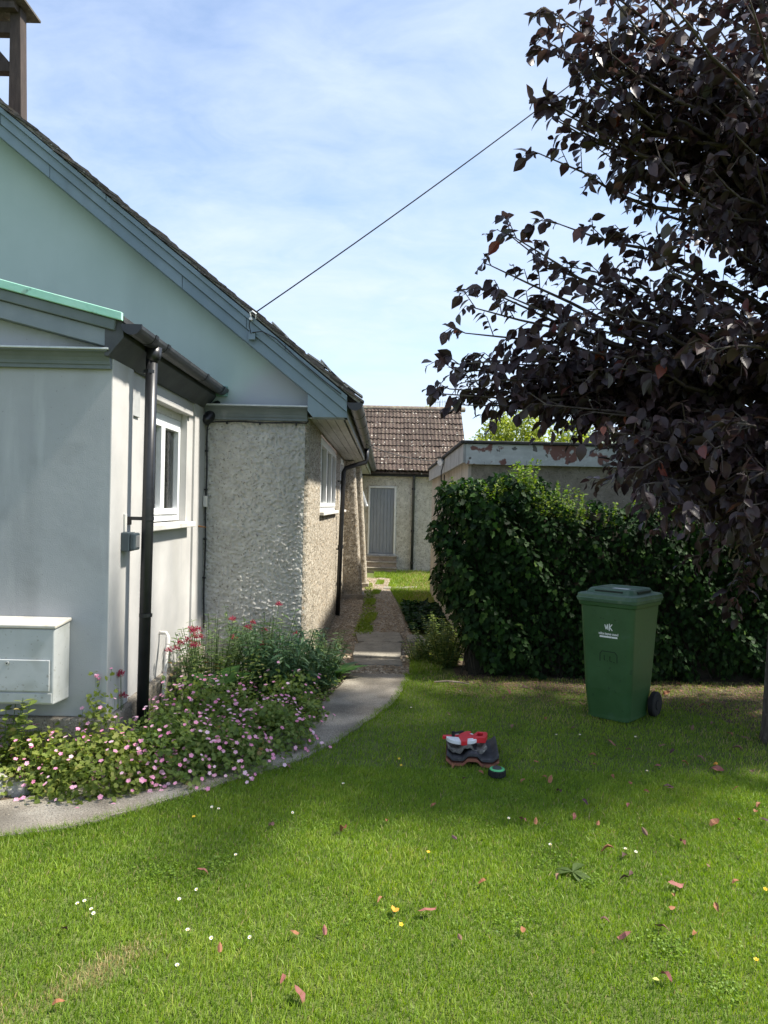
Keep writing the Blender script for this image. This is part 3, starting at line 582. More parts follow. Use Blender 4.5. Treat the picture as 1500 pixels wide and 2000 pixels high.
for i, (z0, z1, d) in enumerate([(0, .13, .62), (.13, .26, .40), (.26, .39, .2)]):
    st = box('step', 'step_stone', rear, D0 - .03, D1 + .03, RY - d, RY - .002, z0 + (.001 if i else -.05), z1 - .028)
    box('tread', 'concrete', st, D0 - .05, D1 + .05, RY - d - .02, RY - .002, z1 - .027, z1 - .001, .005)
# roof of double-roll tiles
ey, ez = 19.02, 2.50; rs = .84; rp_ = math.atan(rs); slope = 2.19 / math.cos(rp_)
rdk = MB().prism([(ey + .05, ez - .02), (ey + 2.19, ez + 2.19 * rs - .02), (ey + 2.19, ez + 2.19 * rs - .06), (ey + .05, ez - .06)], 'x', -4.2, 2.06)
rdk.prism([(ey + 2.19, ez + 2.19 * rs - .02), (23.6, ez + .02), (23.6, ez - .02), (ey + 2.19, ez + 2.19 * rs - .06)], 'x', -4.2, 2.06)
rro = rdk.build('roof', 'roof_tile', rear)
gw, gl, th = .2, .262, .022
xs = np.linspace(0, gw, 13); prof = lambda x: .022 * max(0, math.sin(2 * math.pi * (x / gw * 2 - .12))) ** 1.3 if False else .018 * (0.5 - .5 * math.cos(2 * math.pi * x / (gw / 2))) ** 1.6
tl = MB()
for x in xs: tl.v += [(x, 0, prof(x) + th), (x, gl + .05, prof(x) + th), (x, 0, prof(x) - .006), ]
for i in range(len(xs) - 1):
    a, b = 3 * i, 3 * (i + 1); tl.f += [(a, b, b + 1, a + 1), (a + 2, b + 2, b, a)]
tl.f += [(0, 1, 2), (len(xs) * 3 - 3, len(xs) * 3 - 1, len(xs) * 3 - 2)]
tm2 = bpy.data.meshes.new('tile'); tm2.from_pydata(tl.v, [], tl.f); tm2.materials.append(MT['roof_tile'])
rows = 11
for r_ in range(rows):
    s = r_ * gl
    for c in range(16):
        x = -1.14 + c * gw
        if x + gw > 2.08: continue
        t = bpy.data.objects.new('tile', tm2); COL.objects.link(t)
        t.matrix_world = Matrix.Translation((x + random.uniform(-.003, .003), ey + s * math.cos(rp_), ez + s * math.sin(rp_) + random.uniform(-.006, .006) + .012)) @ Matrix.Rotation(rp_ - R(5.0) + R(random.uniform(-.8, .8)), 4, 'X') @ Matrix.Rotation(R(random.uniform(-.7, .7)), 4, 'Z')
        setparent(t, rro)
for i in range(9):
    x0 = -1.6 + i * .42; n = 10
    poly = [(ey + 2.19 + .125 * math.cos(a), ez + 2.19 * rs - .04 + .10 * math.sin(a)) for a in np.linspace(-.25, math.pi + .25, n)]
    if x0 + .415 > 2.2: continue
    MB().prism(poly, 'x', x0, x0 + .415).build('ridge_tile', 'ridge_tile', rro, .006)
box('fascia', 'black_plastic', rear, -4, 2.05, RY - .06, RY - .002, 2.38, 2.49)
def gutter_x(x0, x1, y, z, r):
    pr = [(y + r * math.cos(math.pi + a), z + r * math.sin(math.pi + a)) for a in np.linspace(0, math.pi, 9)] + [(y + (r - .005) * math.cos(math.pi + a), z + (r - .005) * math.sin(math.pi + a)) for a in np.linspace(math.pi, 0, 9)]
    return MB().prism(pr, 'x', x0, x1)
gutter_x(-2, 2.1, RY - .125, 2.50, .062).build('gutter', 'grey_plastic', rear)
rp2 = MB().tube([(.735, RY - .125, 2.44), (.735, RY - .12, 2.34), (.73, RY - .06, 2.22), (.725, RY - .055, .05)], .036, 10).build('downpipe', 'grey_plastic', rear, smooth=True)
for z in (2.05, 1.0, .2): MB().tube([(.727, RY - .056, z), (.727, RY - .056, z + .05)], .046, 10).build('pipe_bracket', 'black_plastic', rp2)
# aerial beyond the ridge
an = thing('television_aerial', (1.8, 26, 0), 'thin television aerial standing beyond the rear ridge', 'aerial')
MB().tube([(1.8, 26, 2.0), (1.8, 26, 5.22)], .014, 6).build('mast', 'galv', an)
MB().tube([(1.62, 26, 5.16), (2.02, 26, 5.2)], .008, 5).build('boom', 'galv', an)
for k in range(5): MB().tube([(1.66 + k * .08, 26, 5.06), (1.66 + k * .08, 26, 5.28)], .006, 5).build('dipole', 'galv', an)

# ------------------------------------------------------------------ flat-roofed garage
gar = thing('garage', (2.6, 11.5, 0), 'flat-roofed concrete garage with peeling white fascia behind the hedge', 'garage')
GX0, GX1, GY0, GY1 = .90, 4.6, 8.36, 14.6
MB().box(GX0 + .04, GX1, GY0, GY0 + .12, -.05, 2.2).box(GX1 - .12, GX1, GY0 + .12, GY1, -.05, 2.2).box(GX0 + .04, GX1, GY1 - .12, GY1, -.05, 2.2).build('front_wall', 'garage_render', gar)
np_ = 9; pw = (GY1 - GY0) / np_
for i in range(np_): box('wall_panel', 'concrete_panel', gar, GX0 + .0 + random.uniform(0, .006), GX0 + .06, GY0 + i * pw + .006, GY0 + (i + 1) * pw - .006, -.05, 2.2, .005)
box('panel_backing', 'concrete_panel', gar, GX0 + .045, GX0 + .1, GY0 + .125, GY1 - .125, -.05, 2.2)
box('front_fascia', 'peeling', gar, GX0 - .03, GX1 + .03, GY0 - .055, GY0 - .025, 2.115, 2.335, .003)
for a, b in ((GY0 - .054, 11.2), (11.204, GY1 + .05)): box('side_fascia', 'grey_weathered', gar, GX0 - .058, GX0 - .032, a, b, 2.13, 2.335, .003)
box('roof', 'felt', gar, GX0 - .03, GX1, GY0 - .02, GY1, 2.20, 2.336)
MB().box(GX0 - .085, GX1 + .06, GY0 - .08, GY1 + .06, 2.338, 2.372).build('roof_felt_edge', 'felt', gar, .008)
box('corner_post', 'upvc', gar, GX0 - .02, GX0 - .002, 9.9, 9.98, .3, 1.25)
# ------------------------------------------------------------------ bell cote on the roof
cote = thing('bell_cote', (RIDGE_X, 7.2, 5.2), 'dark timber bell cote with small roof on top of the hall', 'bell cote')
for x in (-3.44, 2 * RIDGE_X + 3.44):
    for y0 in (7.02,):
        po = MB(); sg = 1 if x > RIDGE_X else -1
        po.prism([(x - .06 * sg, 4.9), (x + .065 * sg, 4.9), (x + .035 * sg, 6.15), (x - .06 * sg, 6.15)], 'y', y0, y0 + .12); po.build('post', 'cote_wood', cote, .006)
for y0 in (7.035,):
    for z0, z1 in ((5.88, 5.985), (5.53, 5.62)): box('rail', 'cote_wood', cote, 2 * RIDGE_X + 3.50, -3.50, y0, y0 + .09, z0, z1, .005)
    MB().prism([(-3.49, 5.50), (-3.49, 5.60), (-3.78, 5.92), (-3.86, 5.92)], 'y', y0 + .02, y0 + .075).build('brace', 'cote_wood', cote)
    MB().prism([(2 * RIDGE_X + 3.49, 5.50), (2 * RIDGE_X + 3.49, 5.60), (2 * RIDGE_X + 3.78, 5.92), (2 * RIDGE_X + 3.86, 5.92)], 'y', y0 + .02, y0 + .075).build('brace', 'cote_wood', cote)
MB().prism([(-3.33, 6.115), (-3.33, 6.135), (RIDGE_X, 7.08), (2 * RIDGE_X + 3.33, 6.135), (2 * RIDGE_X + 3.33, 6.115)], 'y', 6.93, 7.27).build('cote_roof', 'tile_dark', cote)
MB().prism([(-3.345, 6.118), (-3.42, 6.118), (RIDGE_X, 6.95), (2 * RIDGE_X + 3.42, 6.118), (2 * RIDGE_X + 3.345, 6.118), (RIDGE_X, 7.05)], 'y', 6.90, 6.928).build('cote_barge_board', 'cote_wood', cote)
box('tie_beam', 'cote_wood', cote, 2 * RIDGE_X + 3.42, -3.42, 6.94, 7.018, 6.05, 6.112)
# ------------------------------------------------------------------ things on the walls
mb_ = thing('gas_meter_box', (-2.09, 4.49, .465), 'pale grey meter box fixed low on the porch front', 'meter box')
MB().prism([(4.377, .468), (4.598, .455), (4.598, .915), (4.377, .90)], 'x', -2.36, -1.865).build('body', 'meter_box', mb_, .008)
MB().prism([(4.368, .903), (4.598, .918), (4.598, .938), (4.368, .924)], 'x', -2.37, -1.856).build('top', 'meter_top', mb_, .006)
md = box('door', 'meter_box', mb_, -2.33, -1.885, 4.364, 4.374, .545, .725, .004)
MB().tube([(-2.125, 4.366, .705), (-2.125, 4.356, .705)], .011, 14).build('lock', 'galv', md); MB().tube([(-2.125, 4.357, .705), (-2.125, 4.354, .705)], .004, 8).build('keyhole', 'rubber', md)
box('lower_rail', 'meter_box', mb_, -2.34, -1.872, 4.368, 4.376, .478, .535, .004)
sk = thing('outdoor_socket', (-1.6, 4.91, 1.33), 'slate grey weatherproof socket box beside the porch downpipe', 'socket')
box('back_box', 'slate_plastic', sk, PX + .001, PX + .055, 4.79, 4.905, 1.325, 1.445, .006)
cv = box('cover', 'slate_plastic', sk, PX + .056, PX + .088, 4.793, 4.902, 1.332, 1.442, .01)
box('window_flap', 'galv', cv, PX + .086, PX + .091, 4.815, 4.885, 1.35, 1.425, .004)
box('conduit', 'cream_wood', sk, PX + .001, PX + .016, 4.83, 4.86, 1.446, 1.56, .003)
wpz = thing('waste_pipe', (-1.6, 5.65, .1), 'white plastic waste pipe slanting down behind the porch flowers', 'pipe')
MB().tube([(PX - .03, 5.74, .66), (PX + .03, 5.735, .66), (PX + .05, 5.72, .64), (PX + .06, 5.60, .30), (PX + .06, 5.56, .08)], .014, 10).build('pipe', 'cream_wood', wpz, smooth=True)
MB().tube([(PX + .05, 5.717, .63), (PX + .053, 5.70, .58)], .018, 10).build('elbow_collar', 'cream_wood', wpz)
# black cable round the rough wall
def fastcable(name, pts, r, label, m='cable'): return tag(MB().tube(pts, r, 6).build(name, m, None, smooth=True), label, 'cable')
kc = thing('wall_cable', (-1.62, 6.97, 0), 'black cable clipped down the edge of the rough front wall', 'cable')
pts = [(-.70, 6.955, 2.40), (-.72, 6.95, 2.375)] + [(x, 6.965 + .004 * math.sin(x * 20), 2.377 + .004 * math.sin(x * 13)) for x in np.linspace(-.76, -1.55, 10)] + [(-1.60, 6.968, 2.365), (-1.618, 6.97, 2.32)] + [(-1.618 - .004 * math.sin(z * 9), 6.97, z) for z in np.linspace(2.2, .5, 12)]
MB().tube(pts, .007, 6).build('cable', 'cable', kc, smooth=True)
for x in (-.82, -1.15, -1.45): box('clip', 'cable', kc, x, x + .015, 6.962, 6.985, 2.355, 2.382)
for z in (2.1, 1.75, 1.3, .95): box('clip', 'cable', kc, -1.635, -1.608, 6.96, 6.985, z, z + .014)
box('junction_box', 'cream_wood', kc, -1.635, -1.598, 6.93, 6.975, 1.60, 1.70, .005)
# overhead service cable and its bracket
br = thing('cable_bracket', (-1.2, 6.74, 3.2), 'small white hook bracket and terminal box on the blue barge boards', 'bracket')
MB().tube([(-1.20, 6.76, 3.27), (-1.205, 6.70, 3.30), (-1.18, 6.68, 3.31), (-1.15, 6.69, 3.29), (-1.16, 6.74, 3.26)], .006, 6).build('hook', 'upvc', br)
MB().tube([(-1.20, 6.77, 3.25), (-1.20, 6.70, 3.25)], .012, 8).build('insulator', 'upvc', br)
box('terminal_box', 'blue_board', br, -1.225, -1.165, 6.755, 6.80, 3.08, 3.15, .004)
MB().tube([(-1.20, 6.71, 3.25), (-1.215, 6.73, 3.2), (-1.20, 6.745, 3.13)], .004, 5).build('tail', 'cable', br)
MB().tube([(-1.19, 6.75, 3.14), (-1.1, 6.745, 3.15), (-.98, 6.75, 3.09), (-.8, 6.755, 2.93), (-.55, 6.755, 2.73), (-.40, 6.755, 2.62)], .0045, 5).build('loose_wire', 'cable', br)
A, B = Vector((-1.17, 6.69, 3.29)), Vector((7.0, 8.8, 10.85))
pts = [A.lerp(B, t) + Vector((0, 0, -.42 * 4 * t * (1 - t) * .55)) for t in np.linspace(0, 1, 30)]
tag(MB().tube(pts, .0062, 6).build('overhead_cable', 'cable', None, smooth=True), 'thin dark overhead cable rising from the barge boards across the sky', 'cable')
A, B = Vector((-.262, 10.4, 2.47)), Vector((.845, 11.0, 2.30))
pts = [A.lerp(B, t) + Vector((0, 0, -.10 * 4 * t * (1 - t) * .6)) for t in np.linspace(0, 1, 14)]
tag(MB().tube(pts, .006, 6).build('slung_cable', 'cable', None, smooth=True), 'short sagging cable slung between the hall eaves and garage light', 'cable')
sl = thing('security_light', (.83, 10.95, 2.25), 'round white security light on the garage side fascia', 'light')
MB().tube([(.842, 10.95, 2.29), (.80, 10.93, 2.285), (.775, 10.91, 2.28)], [.02, .05, .052], 14).build('lamp_head', 'upvc', sl)
box('bracket', 'black_plastic', sl, .815, .842, 10.99, 11.06, 2.25, 2.33); box('hood', 'black_plastic', sl, .74, .84, 10.86, 11.02, 2.345, 2.355)
MB().tube([(.83, 10.95, 2.24), (.80, 10.9, 2.15), (.80, 10.88, 2.02), (.82, 10.84, 1.97), (.835, 10.80, 2.02), (.838, 10.8, 2.1)], .008, 6).build('cable_loop', 'cable', sl, smooth=True)

# ------------------------------------------------------------------ wheelie bin
bz = thing('wheelie_bin', (1.905, 6.14, 0), 'dark green council wheelie bin standing before the ivy hedge', 'bin', rz=R(-41.4))
BM = Matrix.Translation((1.905, 6.14, 0)) @ Matrix.Rotation(R(-41.4), 4, 'Z')
def rrect(wd, dp, r, n=5):
    out = []
    for cx, cy, a0 in ((wd / 2 - r, dp / 2 - r, 0), (-wd / 2 + r, dp / 2 - r, 90), (-wd / 2 + r, -dp / 2 + r, 180), (wd / 2 - r, -dp / 2 + r, 270)):
        for k in range(n + 1): a = R(a0 + 90 * k / n); out.append((cx + r * math.cos(a), cy + r * math.sin(a)))
    return out
def loft(levels, cap0=True, cap1=True):
    mb = MB(); n = len(levels[0][1])
    for z, pl in levels: mb.v += [(x, y, z) for x, y in pl]
    for i in range(len(levels) - 1):
        for k in range(n): mb.f.append((i * n + k, i * n + (k + 1) % n, (i + 1) * n + (k + 1) % n, (i + 1) * n + k))
    if cap0: mb.f.append(tuple(range(n))[::-1])
    if cap1: mb.f.append(tuple(range((len(levels) - 1) * n, len(levels) * n)))
    return mb
def local(o, M_, parent):
    o.matrix_world = M_; setparent(o, parent); return o
def bwd(z): t = (z - .02) / .89; return .365 + .085 * t, .415 + .085 * t
body = loft([(z, rrect(*(bwd(z) if z > .05 else (bwd(.05)[0] - .02, bwd(.05)[1] - .02)), .035 + .02 * (1 - z))) for z in (.015, .05, .25, .45, .65, .85, .90)] + [(.902, rrect(.475, .525, .04)), (.935, rrect(.485, .535, .04))])
body = local(body.build('body', 'bin_green', None, smooth=False), BM, bz)
mdf = body.modifiers.new('b', 'BEVEL'); mdf.width = .004; mdf.segments = 2; mdf.limit_method = 'ANGLE'
lid = local(loft([(.936, rrect(.492, .56, .04)), (.962, rrect(.505, .575, .045)), (.966, rrect(.495, .565, .045)), (.99, rrect(.492, .56, .05)), (.997, rrect(.46, .53, .05)), (.999, rrect(.40, .45, .05)), (1.032, rrect(.355, .40, .045)), (1.036, rrect(.34, .385, .04)), (1.034, rrect(.30, .34, .04)), (1.024, rrect(.285, .32, .04))]).build('lid', 'bin_lid', None, .003), BM, bz)
local(MB().box(-.115, .115, -.2165, -.2015, 1.003, 1.024).build('lid_recess', 'dark_print', None), BM, lid)
local(MB().box(.186, .2, -.12, .12, 1.004, 1.022).build('lid_recess', 'dark_print', None), BM, lid)
local(MB().tube([(-.2, .285, .96), (-.2, .33, .965), (.2, .33, .965), (.2, .285, .96)], .014, 8).build('handle', 'bin_lid', None, smooth=True), BM, bz)
for i in range(2): local(MB().prism([(-.10 + i * .13, .905), (-.075 + i * .13, .905), (-.09 + i * .13, .865)], 'y', -.248, -.240).build('rib', 'dark_print', None), BM, body)
ax = local(MB().tube([(-.235, .215, .1), (.235, .215, .1)], .011, 8).build('axle', 'galv', None), BM, bz)
for s in (-1, 1):
    wl_ = local(MB().tube([(s * .192, .215, .1), (s * .198, .215, .1), (s * .235, .215, .1), (s * .241, .215, .1)], [.088, .1, .1, .088], 28).build('wheel', 'rubber', None, smooth=False), BM, bz)
    local(MB().tube([(s * .2405, .215, .1), (s * .247, .215, .1)], .042, 18).build('hub', 'rubber', None), BM, wl_)
# print on the tapered front: plane coordinates (u across, z up)
TA = math.atan(.0425 / .89)
def fpl(u, z): return BM @ Matrix.Translation((u, -bwd(z)[1] / 2 - .0015, z)) @ Matrix.Rotation(R(90) + TA, 4, 'X')
def stroke(name, m, segs, wd, u0, z0):
    mb = MB()
    for (a, b), (c, d) in segs:
        v = Vector((c - a, d - b)).normalized(); n_ = Vector((-v.y, v.x)) * wd / 2
        mb.prism([(a + n_.x, b + n_.y), (c + n_.x, d + n_.y), (c - n_.x, d - n_.y), (a - n_.x, b - n_.y)], 'z', -.0006, .0006)
    return local(mb.build(name, m, None), fpl(u0, z0), body)
stroke('logo', 'white_print', [((-.030, .020), (-.020, -.016)), ((-.020, -.016), (-.008, .024)), ((-.008, .024), (-.005, -.018)), ((.007, .030), (.007, -.026)), ((.008, .0), (.030, .026)), ((.010, .003), (.031, -.024))], .0075, .02, .742)
def text(name, body_s, size, m, u, z, parent, bold=0.0, sx=1):
    c = bpy.data.curves.new(name, 'FONT'); c.body = body_s; c.size = size; c.align_x = 'CENTER'; c.offset = bold; c.extrude = .0004; c.materials.append(MT[m])
    tmp = bpy.data.objects.new(name, c); COL.objects.link(tmp); bpy.context.view_layer.update(); me = bpy.data.meshes.new_from_object(tmp.evaluated_get(bpy.context.evaluated_depsgraph_get())); bpy.data.objects.remove(tmp)
    me.name = name; o = link(name, me, m); return local(o, fpl(u, z) @ Matrix.Diagonal((sx, 1, 1, 1)), parent)
text('lettering', 'milton keynes council', .028, 'white_print', .02, .682, body, .0007, .66)
stroke('printed_bar', 'white_print', [((-.073, 0), (.073, 0))], .013, .02, .667)
stroke('panel_outline', 'dark_print', [((-.07, -.03), (-.07, .03)), ((-.07, .03), (-.052, .052)), ((-.052, .052), (.052, .052)), ((.052, .052), (.07, .03)), ((.07, .03), (.07, -.03))], .005, .02, .50)
stroke('house_mark', 'dark_print', [((-.035, .02), (-.035, -.012)), ((-.035, -.012), (-.028, -.02)), ((-.012, -.022), (-.006, -.022)), ((.012, .018), (.012, -.02)), ((.012, -.02), (.03, -.024)), ((.04, -.026), (.052, -.027))], .005, .02, .50)
stroke('scratch', 'dark_print', [((-.07, .01), (-.055, .008)), ((.052, .01), (.054, -.004)), ((.03, -.04), (.034, -.036))], .004, .02, .80)
local(MB().box(-.06, .07, -.02, .04, 1.0245, 1.0256).build('lid_label', 'white_print', None), BM, lid)

# ------------------------------------------------------------------ stack of tiles with tool, and the round device
def wave_tile(name, wd, ln, th, m, M_, label, broken=False):
    def pr(u):   # lip, trough, roll, trough, lip
        t = u / wd
        sm = lambda q: (lambda k: k * k * (3 - 2 * k))(max(0., min(1., q)))
        return .032 * sm((.2 - abs(t - .5)) / .13) + .03 * sm(1 - t / .13) + .03 * sm((t - .87) / .13)
    us = np.linspace(0, wd, 33); n = len(us); V = []; F = []; rows_ = 9 if broken else 4
    for j in range(rows_):
        for u in us:
            y = ln * j / (rows_ - 1)
            if broken:
                e0 = .03 * mn.noise(Vector((u * 16, 1, 0))) + .02 * mn.noise(Vector((u * 45, 3, 0))); e1 = .03 * mn.noise(Vector((u * 14, 9, 0)))
                y = e0 + (ln + e1 - e0) * j / (rows_ - 1)
            z = pr(u) + (.006 * mn.noise(Vector((u * 30, y * 30, 2))) if broken else 0)
            V += [(u - wd / 2, y, z + th), (u - wd / 2, y, z)]
    def ix(i, j, b): return (j * n + i) * 2 + b
    for j in range(rows_ - 1):
        for i in range(n - 1):
            F += [(ix(i, j, 0), ix(i + 1, j, 0), ix(i + 1, j + 1, 0), ix(i, j + 1, 0)), (ix(i, j, 1), ix(i, j + 1, 1), ix(i + 1, j + 1, 1), ix(i + 1, j, 1))]
    for i in range(n - 1): F += [(ix(i, 0, 1), ix(i + 1, 0, 1), ix(i + 1, 0, 0), ix(i, 0, 0)), (ix(i, rows_ - 1, 0), ix(i + 1, rows_ - 1, 0), ix(i + 1, rows_ - 1, 1), ix(i, rows_ - 1, 1))]
    for j in range(rows_ - 1): F += [(ix(0, j, 0), ix(0, j + 1, 0), ix(0, j + 1, 1), ix(0, j, 1)), (ix(n - 1, j, 1), ix(n - 1, j + 1, 1), ix(n - 1, j + 1, 0), ix(n - 1, j, 0))]
    me = bpy.data.meshes.new(name); me.from_pydata(V, [], F); o = link(name, me, m); o.matrix_world = M_
    return tag(o, label, 'roof tile', 'roof tiles stacked on the lawn')
TB = Matrix.Translation((.592, 4.83, .012)) @ Matrix.Rotation(R(-5), 4, 'Z')
wave_tile('roof_tile', .335, .43, .016, 'tile_red', TB, 'terracotta roof tile at the bottom of the stack on the lawn')
wave_tile('roof_tile', .33, .43, .015, 'tile_slate', TB @ Matrix.Translation((.002, .012, .030)), 'dark slate coloured roof tile in the middle of the stack')
wave_tile('roof_tile', .25, .27, .016, 'tile_grey', TB @ Matrix.Translation((-.03, .07, .062)) @ Matrix.Rotation(R(5), 4, 'Z') @ Matrix.Rotation(R(-2), 4, 'X'), 'broken grey piece of roof tile on top of the stack', True)
tl_o = thing('hand_tool', (.58, 5.02, .125), 'red and white hand tool lying on the stacked roof tiles', 'tool', rz=R(0))
TM = Matrix.Translation((.565, 5.02, .122)) @ Matrix.Rotation(R(-2), 4, 'Z') @ Matrix.Rotation(R(4), 4, 'X')
def part(name, m, poly, z0, z1, bev=.003): return local(MB().prism(poly, 'z', z0, z1).build(name, m, None, bev), TM, tl_o)
def ellipse(cx, cy, rx, ry, a0=0, a1=360, n=16): return [(cx + rx * math.cos(R(a0 + (a1 - a0) * k / n)), cy + ry * math.sin(R(a0 + (a1 - a0) * k / n))) for k in range(n + 1)]
part('body', 'tool_red', [(-.032, -.10), (.006, -.10), (.012, -.03), (.05, -.015), (.05, .02), (.02, .045), (.045, .085), (.012, .085), (-.03, .04), (-.045, 0)], .002, .032)
part('arm', 'tool_red', [(-.15, -.005), (-.05, .012), (-.035, .035), (-.085, .03), (-.145, .02)], .004, .026)
part('blade', 'tool_white', ellipse(-.025, .0, .10, .085, 178, 268) + [(-.03, -.01)], .0, .024)
part('blade', 'tool_white', ellipse(-.005, .0, .085, .078, 275, 352) + [(.01, -.01)], .0, .024)
part('blade', 'tool_white', ellipse(.03, .05, .032, .035, 0, 180), .0, .02)
part('blade', 'tool_white', [(-.07, .03), (-.03, .045), (-.04, .075), (-.085, .05)], .0, .018)
hd = MB()
outer = [(.05, -.035), (.13, -.03), (.15, .05), (.145, .075), (.085, .078), (.05, .02)]; inner = [(.07, .0), (.112, .0), (.122, .055), (.09, .058)]
hd.prism([outer[0], outer[1], inner[1], inner[0]], 'z', -.004, .034); hd.prism([outer[1], outer[2], outer[3], inner[2], inner[1]], 'z', -.004, .034); hd.prism([outer[3], outer[4], inner[3], inner[2]], 'z', -.004, .034); hd.prism([outer[4], outer[5], outer[0], inner[0], inner[3]], 'z', -.004, .034)
local(hd.build('handle', 'tool_red', None, .003), TM, tl_o)
part('lever', 'rubber', [(-.08, .02), (-.012, .058), (-.005, .075), (-.02, .08), (-.085, .035)], .027, .038)
part('knob', 'rubber', ellipse(-.078, .012, .011, .014), .02, .052)
dv = thing('tape_measure', (.725, 4.675, 0), 'small round black gadget with a green ring on the grass', 'tape measure')
DM = Matrix.Translation((.725, 4.675, .012))
def disc(levels, n=28): return loft([(z, [(r * math.cos(2 * math.pi * k / n), r * math.sin(2 * math.pi * k / n)) for k in range(n)]) for z, r in levels])
local(disc([(0, .047), (.008, .051), (.034, .05), (.042, .044)]).build('body', 'rubber', None), DM, dv)
local(disc([(.0415, .046), (.048, .044), (.05, .034), (.046, .03)]).build('ring', 'device_green', None), DM, dv)
local(disc([(.046, .029), (.054, .027), (.058, .02)]).build('cap', 'grey_plastic', None), DM, dv)
for k in range(14): a = 2 * math.pi * k / 14; local(MB().tube([(.051 * math.cos(a), .051 * math.sin(a), .006), (.0505 * math.cos(a), .0505 * math.sin(a), .036)], .004, 5).build('grip_rib', 'rubber', None), DM, dv)
# twig and edging stones
tag(MB().tube([(.5, 7.12, .02), (.62, 7.10, .035), (.73, 7.09, .03), (.82, 7.06, .02)], [.007, .009, .008, .004], 6).build('twig', 'step_stone', None), 'pale broken twig lying at the foot of the hedge', 'twig')
def rock(name, c, s, label):
    mb = MB(); n, m_ = 14, 9
    for j in range(m_ + 1):
        for i in range(n):
            a, b = 2 * math.pi * i / n, math.pi * j / m_; d = Vector((math.cos(a) * math.sin(b), math.sin(a) * math.sin(b), math.cos(b)))
            k = 1 + .25 * mn.noise(d * 1.7 + Vector(c) * 3); mb.v.append((c[0] + d.x * s[0] * k, c[1] + d.y * s[1] * k, c[2] + max(-.6, min(.75, d.z * 1.1)) * s[2] * k))
    for j in range(m_):
        for i in range(n): mb.f.append((j * n + i, j * n + (i + 1) % n, (j + 1) * n + (i + 1) % n, (j + 1) * n + i))
    return tag(mb.build(name, 'stone', None), label, 'stone')
rock('edging_stone', (-2.16, 4.22, .05), (.13, .1, .09), 'pale flat edging stone at the flower bed corner by the path')
rock('edging_stone', (-2.0, 4.26, .035), (.09, .07, .06), 'small grey edging stone half hidden under the flowers')
# ------------------------------------------------------------------ leaf materials
LM = {}
CU = [(0, (.018, .011, .013)), (.45, (.042, .024, .026)), (.75, (.075, .045, .042)), (.9, (.07, .07, .052)), (.97, (.16, .03, .028)), (1, (.24, .07, .04))]
LM['copper'] = leafmat('copper_leaves', CU, .42, .24, .45); LM['copper1'] = leafmat('copper_leaf_single', CU, .42, .24, .45, attr=False)
IV = [(0, (.006, .018, .005)), (.5, (.014, .040, .009)), (.8, (.034, .085, .018)), (1, (.11, .18, .04))]
LM['ivy'] = leafmat('ivy_leaves', IV, .58, .22, .14); LM['ivy1'] = leafmat('ivy_leaf_single', IV, .58, .22, .14, attr=False)
LM['privet'] = leafmat('privet_leaves', [(0, (.08, .15, .025)), (.6, (.16, .25, .04)), (1, (.28, .33, .07))], .45, .35)
LM['geranium'] = leafmat('geranium_leaves', [(0, (.09, .14, .035)), (.5, (.18, .26, .065)), (.85, (.29, .35, .10)), (.95, (.36, .33, .13)), (1, (.28, .12, .05))], .6, .48)
LM['geranium2'] = leafmat('geranium_leaves_lime', [(0, (.11, .16, .03)), (.5, (.21, .27, .055)), (.9, (.32, .35, .09)), (1, (.36, .30, .12))], .6, .46)
LM['darkplant'] = leafmat('dark_plant_leaves', [(0, (.05, .11, .05)), (.6, (.095, .185, .08)), (1, (.18, .27, .13))], .5, .35)
LM['valerian'] = leafmat('valerian_leaves', [(0, (.08, .14, .05)), (.6, (.15, .23, .085)), (1, (.24, .30, .13))], .5, .4)
LM['bigleaf'] = leafmat('big_leaves', [(0, (.05, .12, .03)), (1, (.09, .18, .05))], .4, .3)
LM['golden'] = leafmat('golden_leaves', [(0, (.09, .14, .025)), (.6, (.2, .26, .06)), (1, (.36, .36, .12))], .5, .38)
LM['limetree'] = leafmat('lime_tree_leaves', [(0, (.17, .22, .03)), (.6, (.30, .36, .06)), (1, (.44, .46, .14))], .5, .4)
LM['greytree'] = leafmat('grey_tree_leaves', [(0, (.12, .16, .11)), (.6, (.24, .29, .22)), (1, (.4, .44, .38))], .5, .4)
LM['farwood'] = leafmat('far_leaves', [(0, (.03, .06, .02)), (1, (.09, .14, .05))], .55, .3)
LM['pink'] = leafmat('pink_petals', [(0, (.84, .45, .58)), (.5, (.80, .27, .46)), (1, (.86, .62, .70))], .5, .3, attr=False)
LM['crimson'] = leafmat('crimson_florets', [(0, (.30, .02, .055)), (1, (.5, .06, .11))], .6, .25)
LM['stalk'] = leafmat('stalks', [(0, (.07, .12, .03)), (.6, (.13, .17, .05)), (1, (.2, .12, .06))], .6, .15)
LM['grass'] = leafmat('grass_blades', [(0, (.08, .15, .018)), (.3, (.16, .26, .028)), (.6, (.245, .345, .042)), (.8, (.36, .41, .08)), (.9, (.36, .29, .13)), (1, (.46, .37, .2))], .5, .42, .3)
for k, c in dict(o=((.21, .085, .038), (.30, .135, .065)), r=((.18, .062, .05), (.27, .11, .088)), b=((.13, .07, .044), (.21, .125, .08)), d=((.055, .026, .024), (.09, .045, .036)), p=((.085, .04, .05), (.13, .07, .075)), y=((.48, .20, .02), (.58, .30, .04)), g=((.40, .44, .09), (.48, .5, .13))).items():
    MT['fall_' + k] = mat('fallen_' + k, c[0], c[1], 60, 5, .7, (.3, 120, .002), rnd=.12)
def pad_tint(t, k): return np.repeat(t, k)
